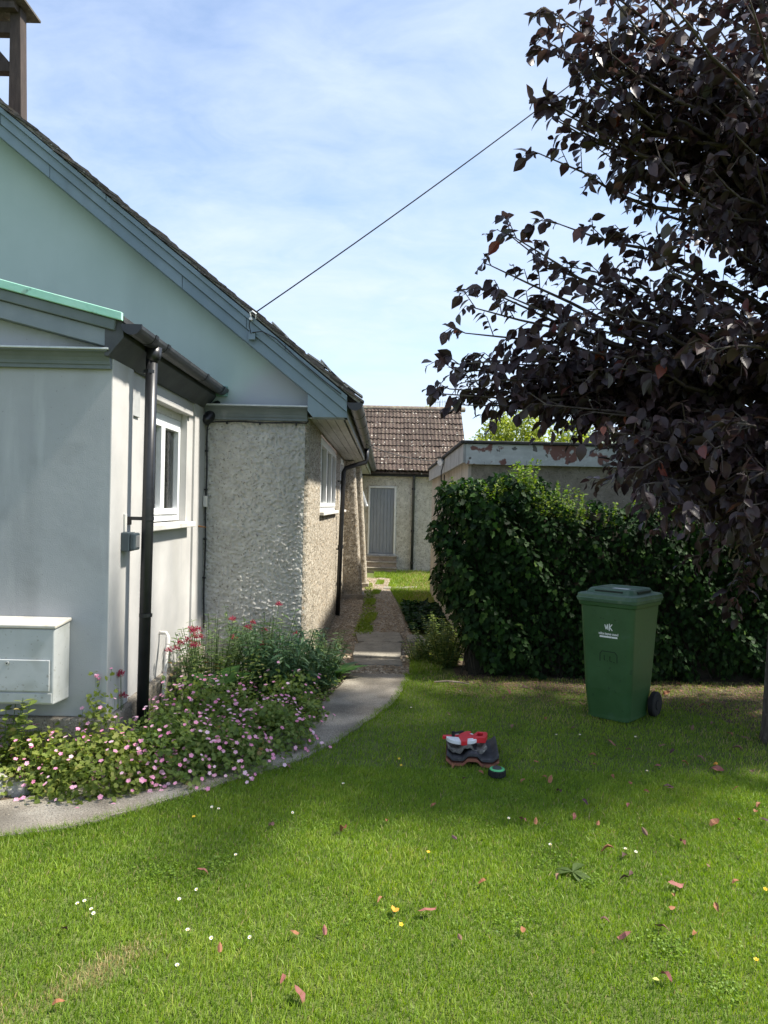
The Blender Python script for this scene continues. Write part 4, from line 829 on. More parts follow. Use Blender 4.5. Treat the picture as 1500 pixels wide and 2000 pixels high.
# ------------------------------------------------------------------ copper tree
tree = thing('copper_tree', (2.98, 5.5, 0), 'dark purple-leaved tree overhanging the lawn and hedge', 'tree')
TRUNK = [(3.02, 5.5, -.05), (2.99, 5.5, .1), (2.97, 5.51, .6), (2.99, 5.5, 1.3), (3.03, 5.52, 2.0), (3.05, 5.5, 2.9), (3.0, 5.5, 3.9), (3.05, 5.5, 5.0), (3.0, 5.45, 6.1)]
tk = MB().tube(TRUNK, [.30, .225, .185, .17, .155, .125, .10, .07, .03], 16).build('trunk', 'bark', tree, smooth=True)
for v in tk.data.vertices:
    n_ = mn.noise(v.co * 7) * .018 + mn.noise(v.co * 2.5) * .02; d = Vector((v.co.x - 3, v.co.y - 5.5, 0)); v.co += d.normalized() * n_
def trunk_at(z):
    for a, b in zip(TRUNK[:-1], TRUNK[1:]):
        if a[2] <= z <= b[2]: return Vector(a).lerp(Vector(b), (z - a[2]) / (b[2] - a[2]))
    return Vector(TRUNK[-1])
TIPS = [  # tip, height where the limb leaves the trunk, arch
    ((.93, 4.6, 4.42), 3.6, .18), ((1.1, 4.5, 4.75), 3.9, .2), ((1.5, 4.8, 4.65), 4.0, .1), ((.95, 4.6, 4.6), 3.8, .12), ((1.0, 4.5, 4.3), 3.5, .1), ((1.2, 4.6, 4.5), 3.7, .1), ((1.05, 4.8, 4.15), 3.4, .1), ((1.2, 4.4, 4.85), 3.9, .1), ((.95, 4.9, 3.9), 3.2, .1), ((.92, 4.55, 4.35), 3.5, .14), ((1.05, 4.65, 4.55), 3.7, .1), ((1.1, 4.5, 4.15), 3.4, .1), ((1.25, 4.7, 4.35), 3.5, .1), ((1.3, 4.5, 4.6), 3.7, .1), ((1.0, 4.75, 4.05), 3.3, .12), ((1.2, 4.85, 4.2), 3.4, .1), ((.62, 4.95, 3.05), 2.3, .06), ((.45, 4.85, 2.55), 2.1, .14), ((.36, 4.85, 2.36), 2.1, .14), ((.98, 4.6, 4.03), 3.3, .12), ((1.30, 4.9, 3.95), 3.3, .1), ((1.08, 4.9, 3.46), 2.8, .15),
    ((1.2, 5.0, 3.22), 2.7, .1), ((.66, 5.0, 3.22), 2.3, .02), ((.82, 5.0, 3.40), 2.5, -.08), ((1.12, 5.1, 3.0), 2.4, .1), ((.50, 5.0, 2.78), 2.2, .12), ((.40, 4.9, 2.40), 2.1, .15), ((.5, 4.9, 2.3), 2.0, .15),
    ((.85, 5.0, 2.30), 1.9, .15), ((1.0, 4.8, 2.30), 1.9, .16), ((.75, 5.2, 2.62), 2.0, .12), ((1.0, 4.7, 2.62), 2.1, .14), ((1.35, 4.6, 2.5), 2.0, .12), ((1.28, 4.4, 2.10), 1.8, .16), ((1.45, 4.3, 1.80), 1.7, .2), ((1.66, 4.2, 1.66), 1.6, .2), ((1.92, 4.2, 1.60), 1.6, .2),
    ((1.55, 4.4, 2.05), 1.8, .14), ((1.8, 4.2, 2.0), 1.9, .14), ((2.15, 4.3, 1.62), 1.7, .2), ((2.35, 4.5, 1.65), 1.7, .18), ((2.1, 4.0, 1.95), 1.9, .18), ((2.5, 4.3, 2.0), 2.0, .16), ((1.7, 4.0, 2.5), 2.3, .15), ((2.2, 3.9, 2.6), 2.4, .15), ((2.6, 4.6, 1.75), 1.7, .15),
    ((1.36, 3.9, 4.25), 3.6, .15), ((1.7, 3.7, 4.1), 3.5, .15), ((2.0, 3.8, 3.6), 3.0, .15), ((1.5, 4.3, 3.6), 3.0, .12), ((1.55, 4.3, 3.0), 2.5, .12), ((2.2, 3.9, 3.1), 2.7, .15), ((1.25, 4.6, 2.85), 2.4, .12), ((1.15, 5.4, 2.5), 2.0, .1), ((1.6, 5.4, 3.3), 2.6, .1), ((1.6, 5.2, 3.8), 3.1, .1), ((1.4, 5.3, 4.4), 3.6, .1), ((1.5, 5.5, 2.3), 1.9, .1), ((2.0, 4.9, 2.2), 1.9, .1),
    ((1.9, 4.6, 1.95), 1.8, .12), ((2.3, 4.7, 2.15), 1.9, .12), ((2.7, 4.2, 2.5), 2.2, .14), ((2.5, 4.0, 3.3), 2.8, .14), ((2.4, 4.6, 2.7), 2.3, .1), ((1.9, 4.8, 2.8), 2.4, .1), ((2.1, 4.7, 3.3), 2.8, .1), ((1.9, 4.6, 4.1), 3.4, .1), ((2.4, 4.4, 4.6), 3.8, .1), ((2.9, 4.3, 3.0), 2.6, .1), ((3.2, 4.3, 2.2), 2.0, .1), ((3.0, 4.1, 4.0), 3.2, .1)]
for tip, zs, arch in [t_ for i_, t_ in enumerate(TIPS) if t_[0][2] < 3.0 or i_ % 2 == 0]:
    TIPS.append(((tip[0] + random.uniform(.0, .35), tip[1] + random.uniform(-.25, .25), tip[2] + random.uniform(-.12, .2)), zs + random.uniform(-.1, .25), arch + random.uniform(-.05, .08)))
for k in range(26): TIPS.append(((random.uniform(1.5, 2.9), random.uniform(4.1, 5.2), random.uniform(1.5, 2.1)), random.uniform(1.6, 2.0), .18))
for k in range(24): TIPS.append(((random.uniform(1.8, 4.6), random.uniform(4.6, 6.9), random.uniform(1.75, 2.5)), random.uniform(1.7, 2.2), .16))
for k in range(14): TIPS.append(((random.uniform(3.8, 5.8), random.uniform(5.0, 7.4), random.uniform(3.0, 5.0)), random.uniform(2.4, 3.6), .1))  # this loop and the next: branches mostly out of view right, added for shade
for k in range(26): TIPS.append(((random.uniform(3.5, 5.6), random.uniform(3.9, 7.2), random.uniform(1.3, 3.5)), random.uniform(1.8, 2.8), .14))
for k in range(6): TIPS.append(((random.uniform(1.5, 3.0), random.uniform(3.9, 5.0), random.uniform(3.2, 5.2)), random.uniform(2.8, 3.9), .1))
for k in range(24):
    y = random.uniform(3.0, 5.6); TIPS.append(((random.uniform(1.7, 5.2), y, max(4.5, 1.65 + .74 * y) + random.uniform(.1, 1.7)), random.uniform(3.4, 4.8), .08))  # unseen branches above the view, added to shade the hedge and lawn
for k in range(26): TIPS.append(((random.uniform(2.4, 4.6), random.uniform(5.9, 7.0), random.uniform(.9, 1.9)), random.uniform(1.6, 2.1), .2))
cand = 0
while cand < 78:
    z = random.uniform(2.4, 7.0); a = random.uniform(0, 2 * math.pi); rr = random.uniform(.5, 1) * 2.6 * math.sqrt(max(.05, 1 - ((z - 4.0) / 3.4) ** 2))
    x, y = 3.3 + rr * math.cos(a) * 1.12, 5.4 + rr * math.sin(a) * .95
    if y > 6.2 and x < 2.0 + (y - 6.2) * .5: continue
    if x < 1.8 or (x < 2.3 and z < 4.6): continue
    if y < 3.3: continue
    if y < 4.4 and z < 4.2 and x < 3: continue
    TIPS.append(((x, y, z), max(1.7, z * .72), .1)); cand += 1
lp, lt, ln_, lsz = [], [], [], []
limbs, twigs = MB(), MB()
for tip, zs, arch in TIPS:
    p0 = trunk_at(zs); p1 = Vector(tip); Ln = (p1 - p0).length; pts = []
    for k in range(9):
        t = k / 8; p = p0.lerp(p1, t) + Vector((0, 0, arch * 4 * t * (1 - t) * Ln * .35)) + Vector((mn.noise(Vector((p1.x * 5 + t * 3, zs, 0))), mn.noise(Vector((p1.y * 5 + t * 3, 4, zs))), mn.noise(Vector((p1.z * 5, t * 3, 2))))) * .2 * math.sin(math.pi * t)
        pts.append(p)
    limbs.tube(pts, [.030 * (1 - .86 * k / 8) * (.6 + .25 * Ln / 2) for k in range(9)], 6)
    n_tw = int(Ln * (11 if p1.z < 2.7 else 7.5))
    for q in range(n_tw + 2):
        t = .26 + .74 * (q / (n_tw + 1)) if q < n_tw else 1.0; f = t * 8; i = min(7, int(f)); p = pts[i].lerp(pts[i + 1], f - i); d = (pts[i + 1] - pts[i]).normalized()
        side = Vector(rand_unit(1)[0]); side = (side - d * side.dot(d)).normalized()
        tl_ = random.uniform(.18, .42) * (1.0 - .45 * t); dr_ = (d * (.6 if t < .97 else 1.6) + side * .9 + Vector((0, 0, .05))).normalized()
        e = p + dr_ * tl_ + Vector((0, 0, -.04)); mid = p + dr_ * tl_ * .55 + Vector((0, 0, .02))
        twigs.tube([p, mid, e], [.0045, .003, .0015], 3, False)
        nl = max(4, int(tl_ / .034))
        for k in range(nl):
            u = (k + .6) / nl; b = p.lerp(mid, u / .55) if u < .55 else mid.lerp(e, (u - .55) / .45)
            sd_ = Vector(rand_unit(1)[0]); sd_ = (sd_ - dr_ * sd_.dot(dr_)).normalized()
            tp = (dr_ * .5 + sd_ * .75 + Vector((0, 0, -.55))).normalized()
            lp.append(b); lt.append(tp); ln_.append((Vector((0, 0, 1)) + Vector(rand_unit(1)[0]) * .75 - tp * .2).normalized()); lsz.append(random.uniform(.045, .112))
limbs.build('branches', 'twig', tree, smooth=True); bo = twigs.build('twigs', 'twig', tree); bo['kind'] = 'stuff'
lp, lt, ln_, lsz = np.array(lp), np.array(lt), np.array(ln_), np.array(lsz)
RM = frames(lt, ln_)
# the leaves that show largest against the sky become leaves of their own
def single_leaves(P_, RM_, S_, shape, m, parent, count, box_, seed, name='leaf'):
    g_ = np.random.default_rng(seed); ok = np.ones(len(P_), bool)
    for ax_, (a, b) in enumerate(box_): ok &= (P_[:, ax_] > a) & (P_[:, ax_] < b)
    idx = np.flatnonzero(ok); sc_ = S_[idx] / P_[idx, 1] * (1 + .3 * g_.random(len(idx))); idx = idx[np.argsort(-sc_)[:count]]
    me = bpy.data.meshes.new(name); me.from_pydata(shape[0], [], shape[1]); me.materials.append(m)
    for i in idx:
        o = bpy.data.objects.new(name, me); COL.objects.link(o)
        M_ = Matrix(RM_[i].tolist()).to_4x4() @ Matrix.Scale(float(S_[i]), 4); M_.translation = Vector(P_[i]); o.matrix_world = M_; setparent(o, parent)
    rest = np.ones(len(P_), bool); rest[idx] = False; return rest
rest = single_leaves(lp, RM, lsz, COPPER, LM['copper1'], tree, 300, ((.1, 1.75), (3.6, 5.4), (1.5, 4.7)), 3)
V, F = scatter(lp[rest], RM[rest], lsz[rest], *COPPER)
tn = np.clip(rng.beta(1.6, 2.2, rest.sum()) + (rng.random(rest.sum()) < .012) * .5, 0, 1)
o = np_mesh('crown', V, F, LM['copper'], tree, pad_tint(tn, len(COPPER[0]))); o['kind'] = 'stuff'
print('copper leaves', len(lp))
# ------------------------------------------------------------------ ivy hedge
hedge = thing('ivy_hedge', (2.6, 7.8, 0), 'tall dark ivy-covered hedge in front of the garage', 'hedge')
def hsdf(p):
    x, y, z = p[:, 0], p[:, 1], p[:, 2]
    lump = .07 * np.sin(x * 4.1 + z * 2.3) * np.sin(z * 3.3 + x * 1.2 + 1) + .05 * np.sin(x * 9 + 2) * np.sin(z * 8 + y * 5) + .04 * np.sin(x * 17 + z * 13)
    x0 = .80 - .28 * np.clip((z - .15) / 1.2, 0, 1) ** 1.2; zt = 1.90 - .05 * np.clip((.95 - x) / .4, 0, 1) ** 2 - .20 * np.clip((x - 1.35) / .5, 0, 1) + .06 * np.sin(x * 5.3) + .04 * np.sin(x * 11 + y * 6)
    cx, hx = (x0 + 4.9) / 2, (4.9 - x0) / 2; r = .32
    qx = np.abs(x - cx) - hx + r; qy = np.abs(y - 7.69) - .37 + r; qz = np.abs(z - zt / 2) - zt / 2 + r
    q = np.stack([qx, qy, qz], 1); return np.linalg.norm(np.maximum(q, 0), axis=1) + np.minimum(q.max(1), 0) - r - lump
P_ = np.column_stack([rng.uniform(.25, 4.7, 700000), rng.uniform(7.1, 8.45, 700000), rng.uniform(0.0, 2.1, 700000)]); d_ = hsdf(P_)
keep = (d_ > -.20) & (d_ < .035) & ((P_[:, 1] < 7.95) | (P_[:, 0] < .9) | (P_[:, 2] > 1.7)); P_ = P_[keep]; d_ = d_[keep]
P_ = P_[rng.permutation(len(P_))[:27000]]
def grad(f, p, e=.02): return np.stack([f(p + np.eye(3)[k] * e) - f(p - np.eye(3)[k] * e) for k in range(3)], 1)
G = grad(hsdf, P_); G /= np.linalg.norm(G, axis=1, keepdims=True) + 1e-9
nrm = G + .45 * rand_unit(len(P_)) + np.array([0, 0, .35]); tipd = np.array([0, 0, -1.0]) + .8 * rand_unit(len(P_)) + .35 * G
RMi = frames(tipd, nrm); Si = rng.uniform(.035, .075, len(P_)) * np.where(P_[:, 0] > 1.5, .8, 1)
rest = single_leaves(P_, RMi, Si, IVY, LM['ivy1'], hedge, 280, ((.2, 2.2), (7.0, 7.6), (.2, 2.0)), 5, 'ivy_leaf')
V, F = scatter(P_[rest], RMi[rest], Si[rest], *IVY); tn = np.clip(rng.beta(1.8, 2.4, rest.sum()), 0, 1)
o = np_mesh('ivy_leaves', V, F, LM['ivy'], hedge, pad_tint(tn, len(IVY[0]))); o['kind'] = 'stuff'
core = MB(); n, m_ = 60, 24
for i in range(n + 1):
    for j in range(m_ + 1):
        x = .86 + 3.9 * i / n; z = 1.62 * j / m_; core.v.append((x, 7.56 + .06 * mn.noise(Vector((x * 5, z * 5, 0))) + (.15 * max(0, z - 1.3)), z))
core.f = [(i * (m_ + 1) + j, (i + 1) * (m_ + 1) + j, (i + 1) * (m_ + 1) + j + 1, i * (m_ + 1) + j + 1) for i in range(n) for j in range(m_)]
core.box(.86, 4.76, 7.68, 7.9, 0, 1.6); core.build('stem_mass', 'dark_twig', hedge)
st = MB()
for k in range(46):
    x = random.uniform(.8, 3.3); z0 = 0; pts = [(x + .08 * math.sin(q * 1.7 + k), 7.50 + .05 * math.cos(q + k), q * .22) for q in range(6)]; st.tube(pts, .006, 4, False)
o = st.build('stems', 'dark_twig', hedge); o['kind'] = 'stuff'
# bright privet shoots growing out of the hedge top
pp, pt, pn_, ps = [], [], [], []; shoots = MB()
for k in range(170):
    x = random.choice([random.gauss(.95, .2), random.gauss(1.35, .15), random.gauss(1.75, .2), random.uniform(.7, 3.0)]); y = random.uniform(7.33, 7.85); zt = (1.80 if x < 1.45 else 1.62) + .05 * math.sin(x * 5.3); h = random.uniform(.03, .2) * (1.5 if 1.2 < x < 2.0 else .8)
    lean = Vector((random.uniform(-.3, .3), random.uniform(-.4, .2), 1)).normalized(); shoots.tube([(x, y, zt - .1), tuple(Vector((x, y, zt)) + lean * h)], [.003, .0015], 3, False)
    for q in range(int((h + .1) / .013)):
        b = Vector((x, y, zt - .1)) + lean * (h + .1) * (q + 1) / ((h + .1) / .013); s_d = Vector(rand_unit(1)[0]); s_d.z = abs(s_d.z) * .5 + .25
        pp.append(b); pt.append(s_d.normalized()); pn_.append(Vector((0, 0, 1)) + Vector(rand_unit(1)[0]) * .5); ps.append(random.uniform(.025, .045))
RMp = frames(np.array(pt), np.array(pn_)); V, F = scatter(np.array(pp), RMp, np.array(ps), *OVATE)
o = np_mesh('privet_leaves', V, F, LM['privet'], hedge, pad_tint(rng.random(len(pp)), len(OVATE[0]))); o['kind'] = 'stuff'
o = shoots.build('shoots', LM['stalk'], hedge); o['kind'] = 'stuff'
# ------------------------------------------------------------------ trees behind the garage
def bush_tree(name, label, c, rad, n, size, m, trunk_h, seed, shape=OVATE, cl=26):
    g_ = np.random.default_rng(seed); t = thing(name, (c[0], c[1], 0), label, 'tree')
    cc = np.array(c) + g_.normal(size=(cl, 3)) * np.array(rad) * .55; cr = g_.uniform(.28, .5, cl) * min(rad)
    w_ = g_.integers(0, cl, n); u = g_.normal(size=(n, 3)); u /= np.linalg.norm(u, axis=1, keepdims=True)
    P = cc[w_] + u * cr[w_][:, None] * g_.uniform(.55, 1.05, (n, 1)); P[:, 2] = np.maximum(P[:, 2], .1)
    tip = u + .9 * g_.normal(size=(n, 3)) + [0, 0, -.4]; nr = u + .7 * g_.normal(size=(n, 3)) + [0, 0, .6]
    V, F = scatter(P, frames(tip, nr), g_.uniform(.7, 1.3, n) * size, *shape)
    o = np_mesh('crown', V, F, LM[m], t, pad_tint(g_.random(n), len(shape[0]))); o['kind'] = 'stuff'
    b = MB(); b.tube([(c[0], c[1], -.05), (c[0] + .05, c[1], trunk_h * .5), (c[0], c[1] + .05, trunk_h)], [.14, .11, .08], 8)
    for k in range(8): q = cc[k % cl]; b.tube([(c[0], c[1], trunk_h * .9), tuple((np.array([c[0], c[1], trunk_h]) + q) / 2 + [0, 0, .1]), tuple(q)], [.06, .035, .015], 5)
    b.build('trunk', 'bark', t); return t
bush_tree('garden_tree', 'bright yellow-green tree rising behind the garage roof', (3.1, 19.5, 2.85), (1.5, .9, 1.25), 11000, .10, 'limetree', 1.8, 11)
bush_tree('garden_tree', 'pale silvery-leaved tree right of the yellow-green tree', (5.2, 21, 3.0), (.9, .8, 1.1), 6000, .09, 'greytree', 1.8, 12)
bush_tree('garden_tree', 'dark green tree far behind the purple tree crown', (8.2, 20, 2.6), (2.2, 1.2, 1.4), 8000, .13, 'farwood', 1.6, 13)
bush_tree('garden_tree', 'small green treetop peeping over the rear ridge', (1.85, 27, 4.45), (.32, .3, .55), 900, .10, 'limetree', 3.6, 14, cl=8)
# ------------------------------------------------------------------ flower bed
fl = MB()   # a five-petalled flower, 1 unit across
for k in range(5):
    a = 2 * math.pi * k / 5; c, s = math.cos(a), math.sin(a)
    pts = [(0, 0, 0), (.17, .16, .05), (.2, .38, .09), (0, .5, .06), (-.2, .38, .09), (-.17, .16, .05)]; o_ = len(fl.v)
    fl.v += [(x * c - y * s, x * s + y * c, z) for x, y, z in pts]; fl.f += [(o_, o_ + 1, o_ + 2, o_ + 3), (o_, o_ + 3, o_ + 4, o_ + 5)]
flme = bpy.data.meshes.new('flower'); flme.from_pydata(fl.v, [], fl.f); flme.materials.append(LM['pink'])
def mound(c, r, h, nleaf, nflower, m, label, seed, z0=.0, size=(.020, .037)):
    g_ = np.random.default_rng(seed); t = thing('geranium', (c[0], c[1], z0), label, 'flower', 'geranium clumps in the flower bed')
    def shell(n, lo, hi):
        u = g_.normal(size=(n, 3)); u[:, 2] = np.abs(u[:, 2]) * .9 + .02; u /= np.linalg.norm(u, axis=1, keepdims=True)
        lum = 1 + .16 * np.sin(u[:, 0] * 5 + seed) * np.sin(u[:, 1] * 6 + u[:, 2] * 4) + .08 * np.sin(u[:, 0] * 13 + u[:, 2] * 11)
        return u, np.array([c[0], c[1], z0]) + u * np.array([r[0], r[1], h]) * (lum * g_.uniform(lo, hi, n))[:, None]
    u, P = shell(nleaf, .62, 1.03)
    V, F = scatter(P, frames(g_.normal(size=(nleaf, 3)) * .8 + u * .6 + [0, 0, -.1], u * .7 + [0, 0, .7] + g_.normal(size=(nleaf, 3)) * .35), g_.uniform(*size, nleaf), *PALM)
    o = np_mesh('foliage', V, F, LM[m], t, pad_tint(np.clip(g_.beta(1.8, 2, nleaf), 0, 1), len(PALM[0]))); o['kind'] = 'stuff'
    u, P = shell(nflower * 3, 1.06, 1.2); ok = (u[:, 1] < .3) | (u[:, 2] > .6); P = P[ok][:nflower]; u = u[ok][:nflower]; stl = MB()
    for p, d in zip(P, u):
        q = bpy.data.objects.new('flower', flme); COL.objects.link(q); nr = (Vector(d) * .5 + Vector((0, -.25, .8)) + Vector(rand_unit(1)[0]) * .45).normalized()
        M_ = nr.to_track_quat('Z', 'Y').to_matrix().to_4x4() @ Matrix.Rotation(random.uniform(0, 6), 4, 'Z') @ Matrix.Scale(random.uniform(.018, .032), 4); M_.translation = Vector(p); q.matrix_world = M_; setparent(q, t)
        stl.tube([tuple(Vector(p) - nr * .001), tuple(Vector(p) * .96 + Vector((c[0], c[1], z0)) * .04 + Vector((0, 0, -.05)))], .0012, 3, False)
    if nflower: s_o = stl.build('flower_stalks', LM['stalk'], t); s_o['kind'] = 'stuff'
    return t
mound((-1.99, 4.40), (.28, .24), .31, 1400, 42, 'geranium2', 'lime-green geranium clump under the meter box with few flowers', 21)
mound((-1.62, 4.38), (.37, .29), .30, 2275, 83, 'geranium2', 'yellow-green geranium clump below the porch corner', 22)
mound((-1.30, 4.66), (.38, .34), .35, 2537, 145, 'geranium', 'geranium clump full of pink flowers at the porch downpipe foot', 23)
mound((-1.04, 4.80), (.37, .28), .27, 2187, 132, 'geranium', 'dark green geranium clump with many pink flowers spilling onto the path', 24)
mound((-.80, 5.22), (.36, .32), .30, 2187, 111, 'geranium', 'geranium clump with pink flowers midway along the path edge', 25)
mound((-1.22, 5.25), (.40, .34), .42, 2450, 140, 'geranium', 'tall geranium clump crowded with pink flowers behind the others', 26)
mound((-.70, 5.78), (.27, .28), .36, 1400, 37, 'geranium', 'small geranium clump nearest the rough wall corner', 27)
mound((-1.66, 4.55), (.13, .10), .56, 455, 23, 'geranium2', 'wispy geranium stems standing against the porch front wall', 28)
mound((-2.35, 4.34), (.24, .22), .33, 875, 15, 'geranium2', 'geranium clump at the bed end below the meter box', 29)
def sprays(name, label, cat, c, stems, h, spread, m, shape, lsize, step, seed, heads=None, droop=.2, group=None, tipbias=.3, lowest=.1, hm='crimson', leafdir=.9):
    g_ = random.Random(seed); t = thing(name, (c[0], c[1], 0), label, cat, group); sm = MB(); P, T, Nn, S = [], [], [], []; HP = []
    for k in range(stems):
        a = g_.uniform(0, 6.28); rr = math.sqrt(g_.random()) * spread; b = Vector((c[0] + rr * .5 * math.cos(a), c[1] + rr * .5 * math.sin(a), 0)); hh = h * g_.uniform(.6, 1.05)
        e = Vector((c[0] + rr * 1.25 * math.cos(a), c[1] + rr * 1.25 * math.sin(a), hh)); mid = b.lerp(e, .5) + Vector((0, 0, .06 * h)); sm.tube([b, mid, e], [.0045, .0035, .0018], 4, False)
        n_ = int(hh * (1 - lowest) / step)
        for q in range(n_):
            u = lowest + (1 - lowest) * (q + .5) / n_; p = b.lerp(mid, u * 2) if u < .5 else mid.lerp(e, u * 2 - 1); an = q * 2.4 + g_.random()
            for s in (0, math.pi):
                dr_ = Vector((math.cos(an + s) * leafdir, math.sin(an + s) * leafdir, tipbias + g_.uniform(-.25, .25))).normalized()
                P.append(p); T.append(dr_); Nn.append(Vector((0, 0, 1)) + Vector((g_.uniform(-.4, .4), g_.uniform(-.4, .4), 0))); S.append(lsize * g_.uniform(.6, 1.15) * (1.05 - .35 * u))
        if heads and g_.random() < heads: HP.append(e)
    V, F = scatter(np.array(P), frames(np.array(T), np.array(Nn)), np.array(S), *shape)
    o = np_mesh('foliage', V, F, LM[m], t, pad_tint(np.random.default_rng(seed).random(len(P)), len(shape[0]))); o['kind'] = 'stuff'
    so = sm.build('stems', LM['stalk'], t); so['kind'] = 'stuff'
    for e in HP:   # domed flower heads of tiny florets
        n_ = 90; u = rand_unit(n_); u[:, 2] = np.abs(u[:, 2]); Q = np.array(e) + u * np.array([.026, .026, .03]) * rng.uniform(.3, 1, (n_, 1)) + rng.normal(size=(n_, 3)) * .004
        V, F = scatter(Q, frames(u + .4 * rand_unit(n_), rand_unit(n_)), rng.uniform(.008, .014, n_), *OVATE)
        np_mesh('flower_head', V, F, LM[hm], t, pad_tint(rng.random(n_), len(OVATE[0])))
    return t
sprays('red_valerian', 'red valerian leaning against the porch wall beside the waste pipe', 'flower', (-1.47, 5.62), 10, .80, .13, 'valerian', LANCE, .07, .06, 31, 1.0)
sprays('red_valerian', 'bushy red valerian in front of the porch and rough wall corner', 'flower', (-1.34, 6.1), 40, .74, .30, 'valerian', LANCE, .10, .045, 32, .2)
sprays('red_valerian', 'tall valerian with a red head at the middle of the rough wall', 'flower', (-1.02, 6.55), 36, .74, .32, 'valerian', LANCE, .10, .05, 33, .12)
sprays('red_valerian', 'dead brown flower stem at the porch corner beside the downpipe', 'flower', (-1.60, 4.80), 3, .56, .05, 'valerian', LANCE, .03, .06, 34, 1.0)
sprays('leafy_plant', 'bushy dark plant with long narrow leaves below the rough wall', 'plant', (-.80, 6.2), 60, .64, .32, 'darkplant', LANCE, .125, .034, 35, tipbias=.1)
sprays('leafy_plant', 'narrow-leaved green plant at the rough wall corner beside the path', 'plant', (-.58, 6.7), 40, .48, .24, 'darkplant', LANCE, .105, .034, 36, tipbias=.15)
sprays('leafy_plant', 'pale green straggly plant at the hall corner', 'plant', (-.52, 7.3), 30, .42, .2, 'valerian', LANCE, .09, .036, 37, tipbias=.25)
sprays('leafy_plant', 'yellowish leafy stems at the flower bed end by the meter box', 'plant', (-2.13, 4.34), 12, .50, .16, 'geranium2', OVATE, .085, .05, 38, tipbias=.2)
sprays('leafy_plant', 'light green undergrowth between the valerian and the porch', 'plant', (-1.2, 5.85), 40, .52, .32, 'geranium', OVATE, .06, .036, 39)
# broad-leaved plants
def rosette(name, label, c, n, size, width, m, seed, up=.5, z=.02):
    g_ = np.random.default_rng(seed); t = thing(name, (c[0], c[1], z), label, 'plant')
    me = None; sh = strip_leaf([(0, .02), (.15, .10 * width), (.4, .24 * width), (.65, .25 * width), (.88, .12 * width), (1, 0)], .25, .45); me = bpy.data.meshes.new('leaf'); me.from_pydata(sh[0], [], sh[1]); me.materials.append(LM[m])
    for k in range(n):
        a = 2.4 * k + g_.uniform(-.3, .3); tip = Vector((math.cos(a), math.sin(a), up * g_.uniform(.6, 1.4))).normalized(); s = tip.cross(Vector((0, 0, 1))).normalized(); nn = s.cross(tip)
        M_ = Matrix((s, tip, nn)).transposed().to_4x4() @ Matrix.Scale(size * g_.uniform(.65, 1.1), 4); M_.translation = Vector((c[0], c[1], z)); o = bpy.data.objects.new('leaf', me); COL.objects.link(o); o.matrix_world = M_; setparent(o, t)
    return t
rosette('broad_leaved_plant', 'plant with big oval leaves among the geraniums and valerian', (-1.23, 5.62), 9, .30, 1.3, 'bigleaf', 41, 1.3, .22)
rosette('foxglove_rosette', 'rosette of long upright leaves at the path corner', (-.42, 7.18), 11, .30, .7, 'bigleaf', 42, 1.0)
rosette('lawn_weed', 'broad-leaved dock weed growing flat in the lawn', (.884, 3.44), 6, .10, .8, 'geranium', 43, .3)
sprays('golden_shrub', 'golden-green straggly shrub beside the path below the hedge end', 'shrub', (.66, 7.95), 60, .50, .30, 'golden', OVATE, .062, .024, 44, tipbias=.2, lowest=.02)
sprays('golden_shrub', 'low yellowish plant between the slabs and the hedge end', 'shrub', (.40, 8.1), 34, .28, .22, 'golden', OVATE, .052, .024, 45, tipbias=.2, lowest=.02)
def carpet(name, label, poly, n, h, m, shape, size, seed):
    g_ = np.random.default_rng(seed); xs_, ys_ = zip(*poly); P = np.column_stack([g_.uniform(min(xs_), max(xs_), n * 2), g_.uniform(min(ys_), max(ys_), n * 2)]); P = P[inpoly(P[:, 0], P[:, 1], poly)][:n]; n = len(P)
    P = np.column_stack([P, np.abs(g_.normal(size=n)) * h * .4 + h * .5]); V, F = scatter(P, frames(g_.normal(size=(n, 3)) * [1, 1, .3], g_.normal(size=(n, 3)) * .4 + [0, 0, 1]), g_.uniform(.6, 1.2, n) * size, *shape)
    return tag(np_mesh(name, V, F, LM[m], None, pad_tint(g_.random(n) * .8, len(shape[0]))), label, 'ground cover', kind='stuff')
carpet('ground_cover', 'dark leafy ground cover along the foot of the garage', [(.38, 9.9), (.88, 9.7), (.9, 12.4), (.32, 12.4)], 2600, .09, 'ivy', PALM, .07, 51)
carpet('bed_ground_cover', 'low green seedlings covering the flower bed soil', [(-.5, 5.7), (-.32, 7.4), (-.62, 8.4), (-.68, 7.1), (-1.6, 6.9), (-1.6, 5.3), (-1.2, 5.0)], 2200, .07, 'geranium', PALM, .04, 52)
carpet('verge_weeds', 'small weeds along the wall side of the gravel path', [(-.36, 9.4), (-.12, 9.6), (-.1, 12.5), (-.2, 16), (-.34, 16), (-.3, 12)], 900, .04, 'geranium2', PALM, .035, 53)
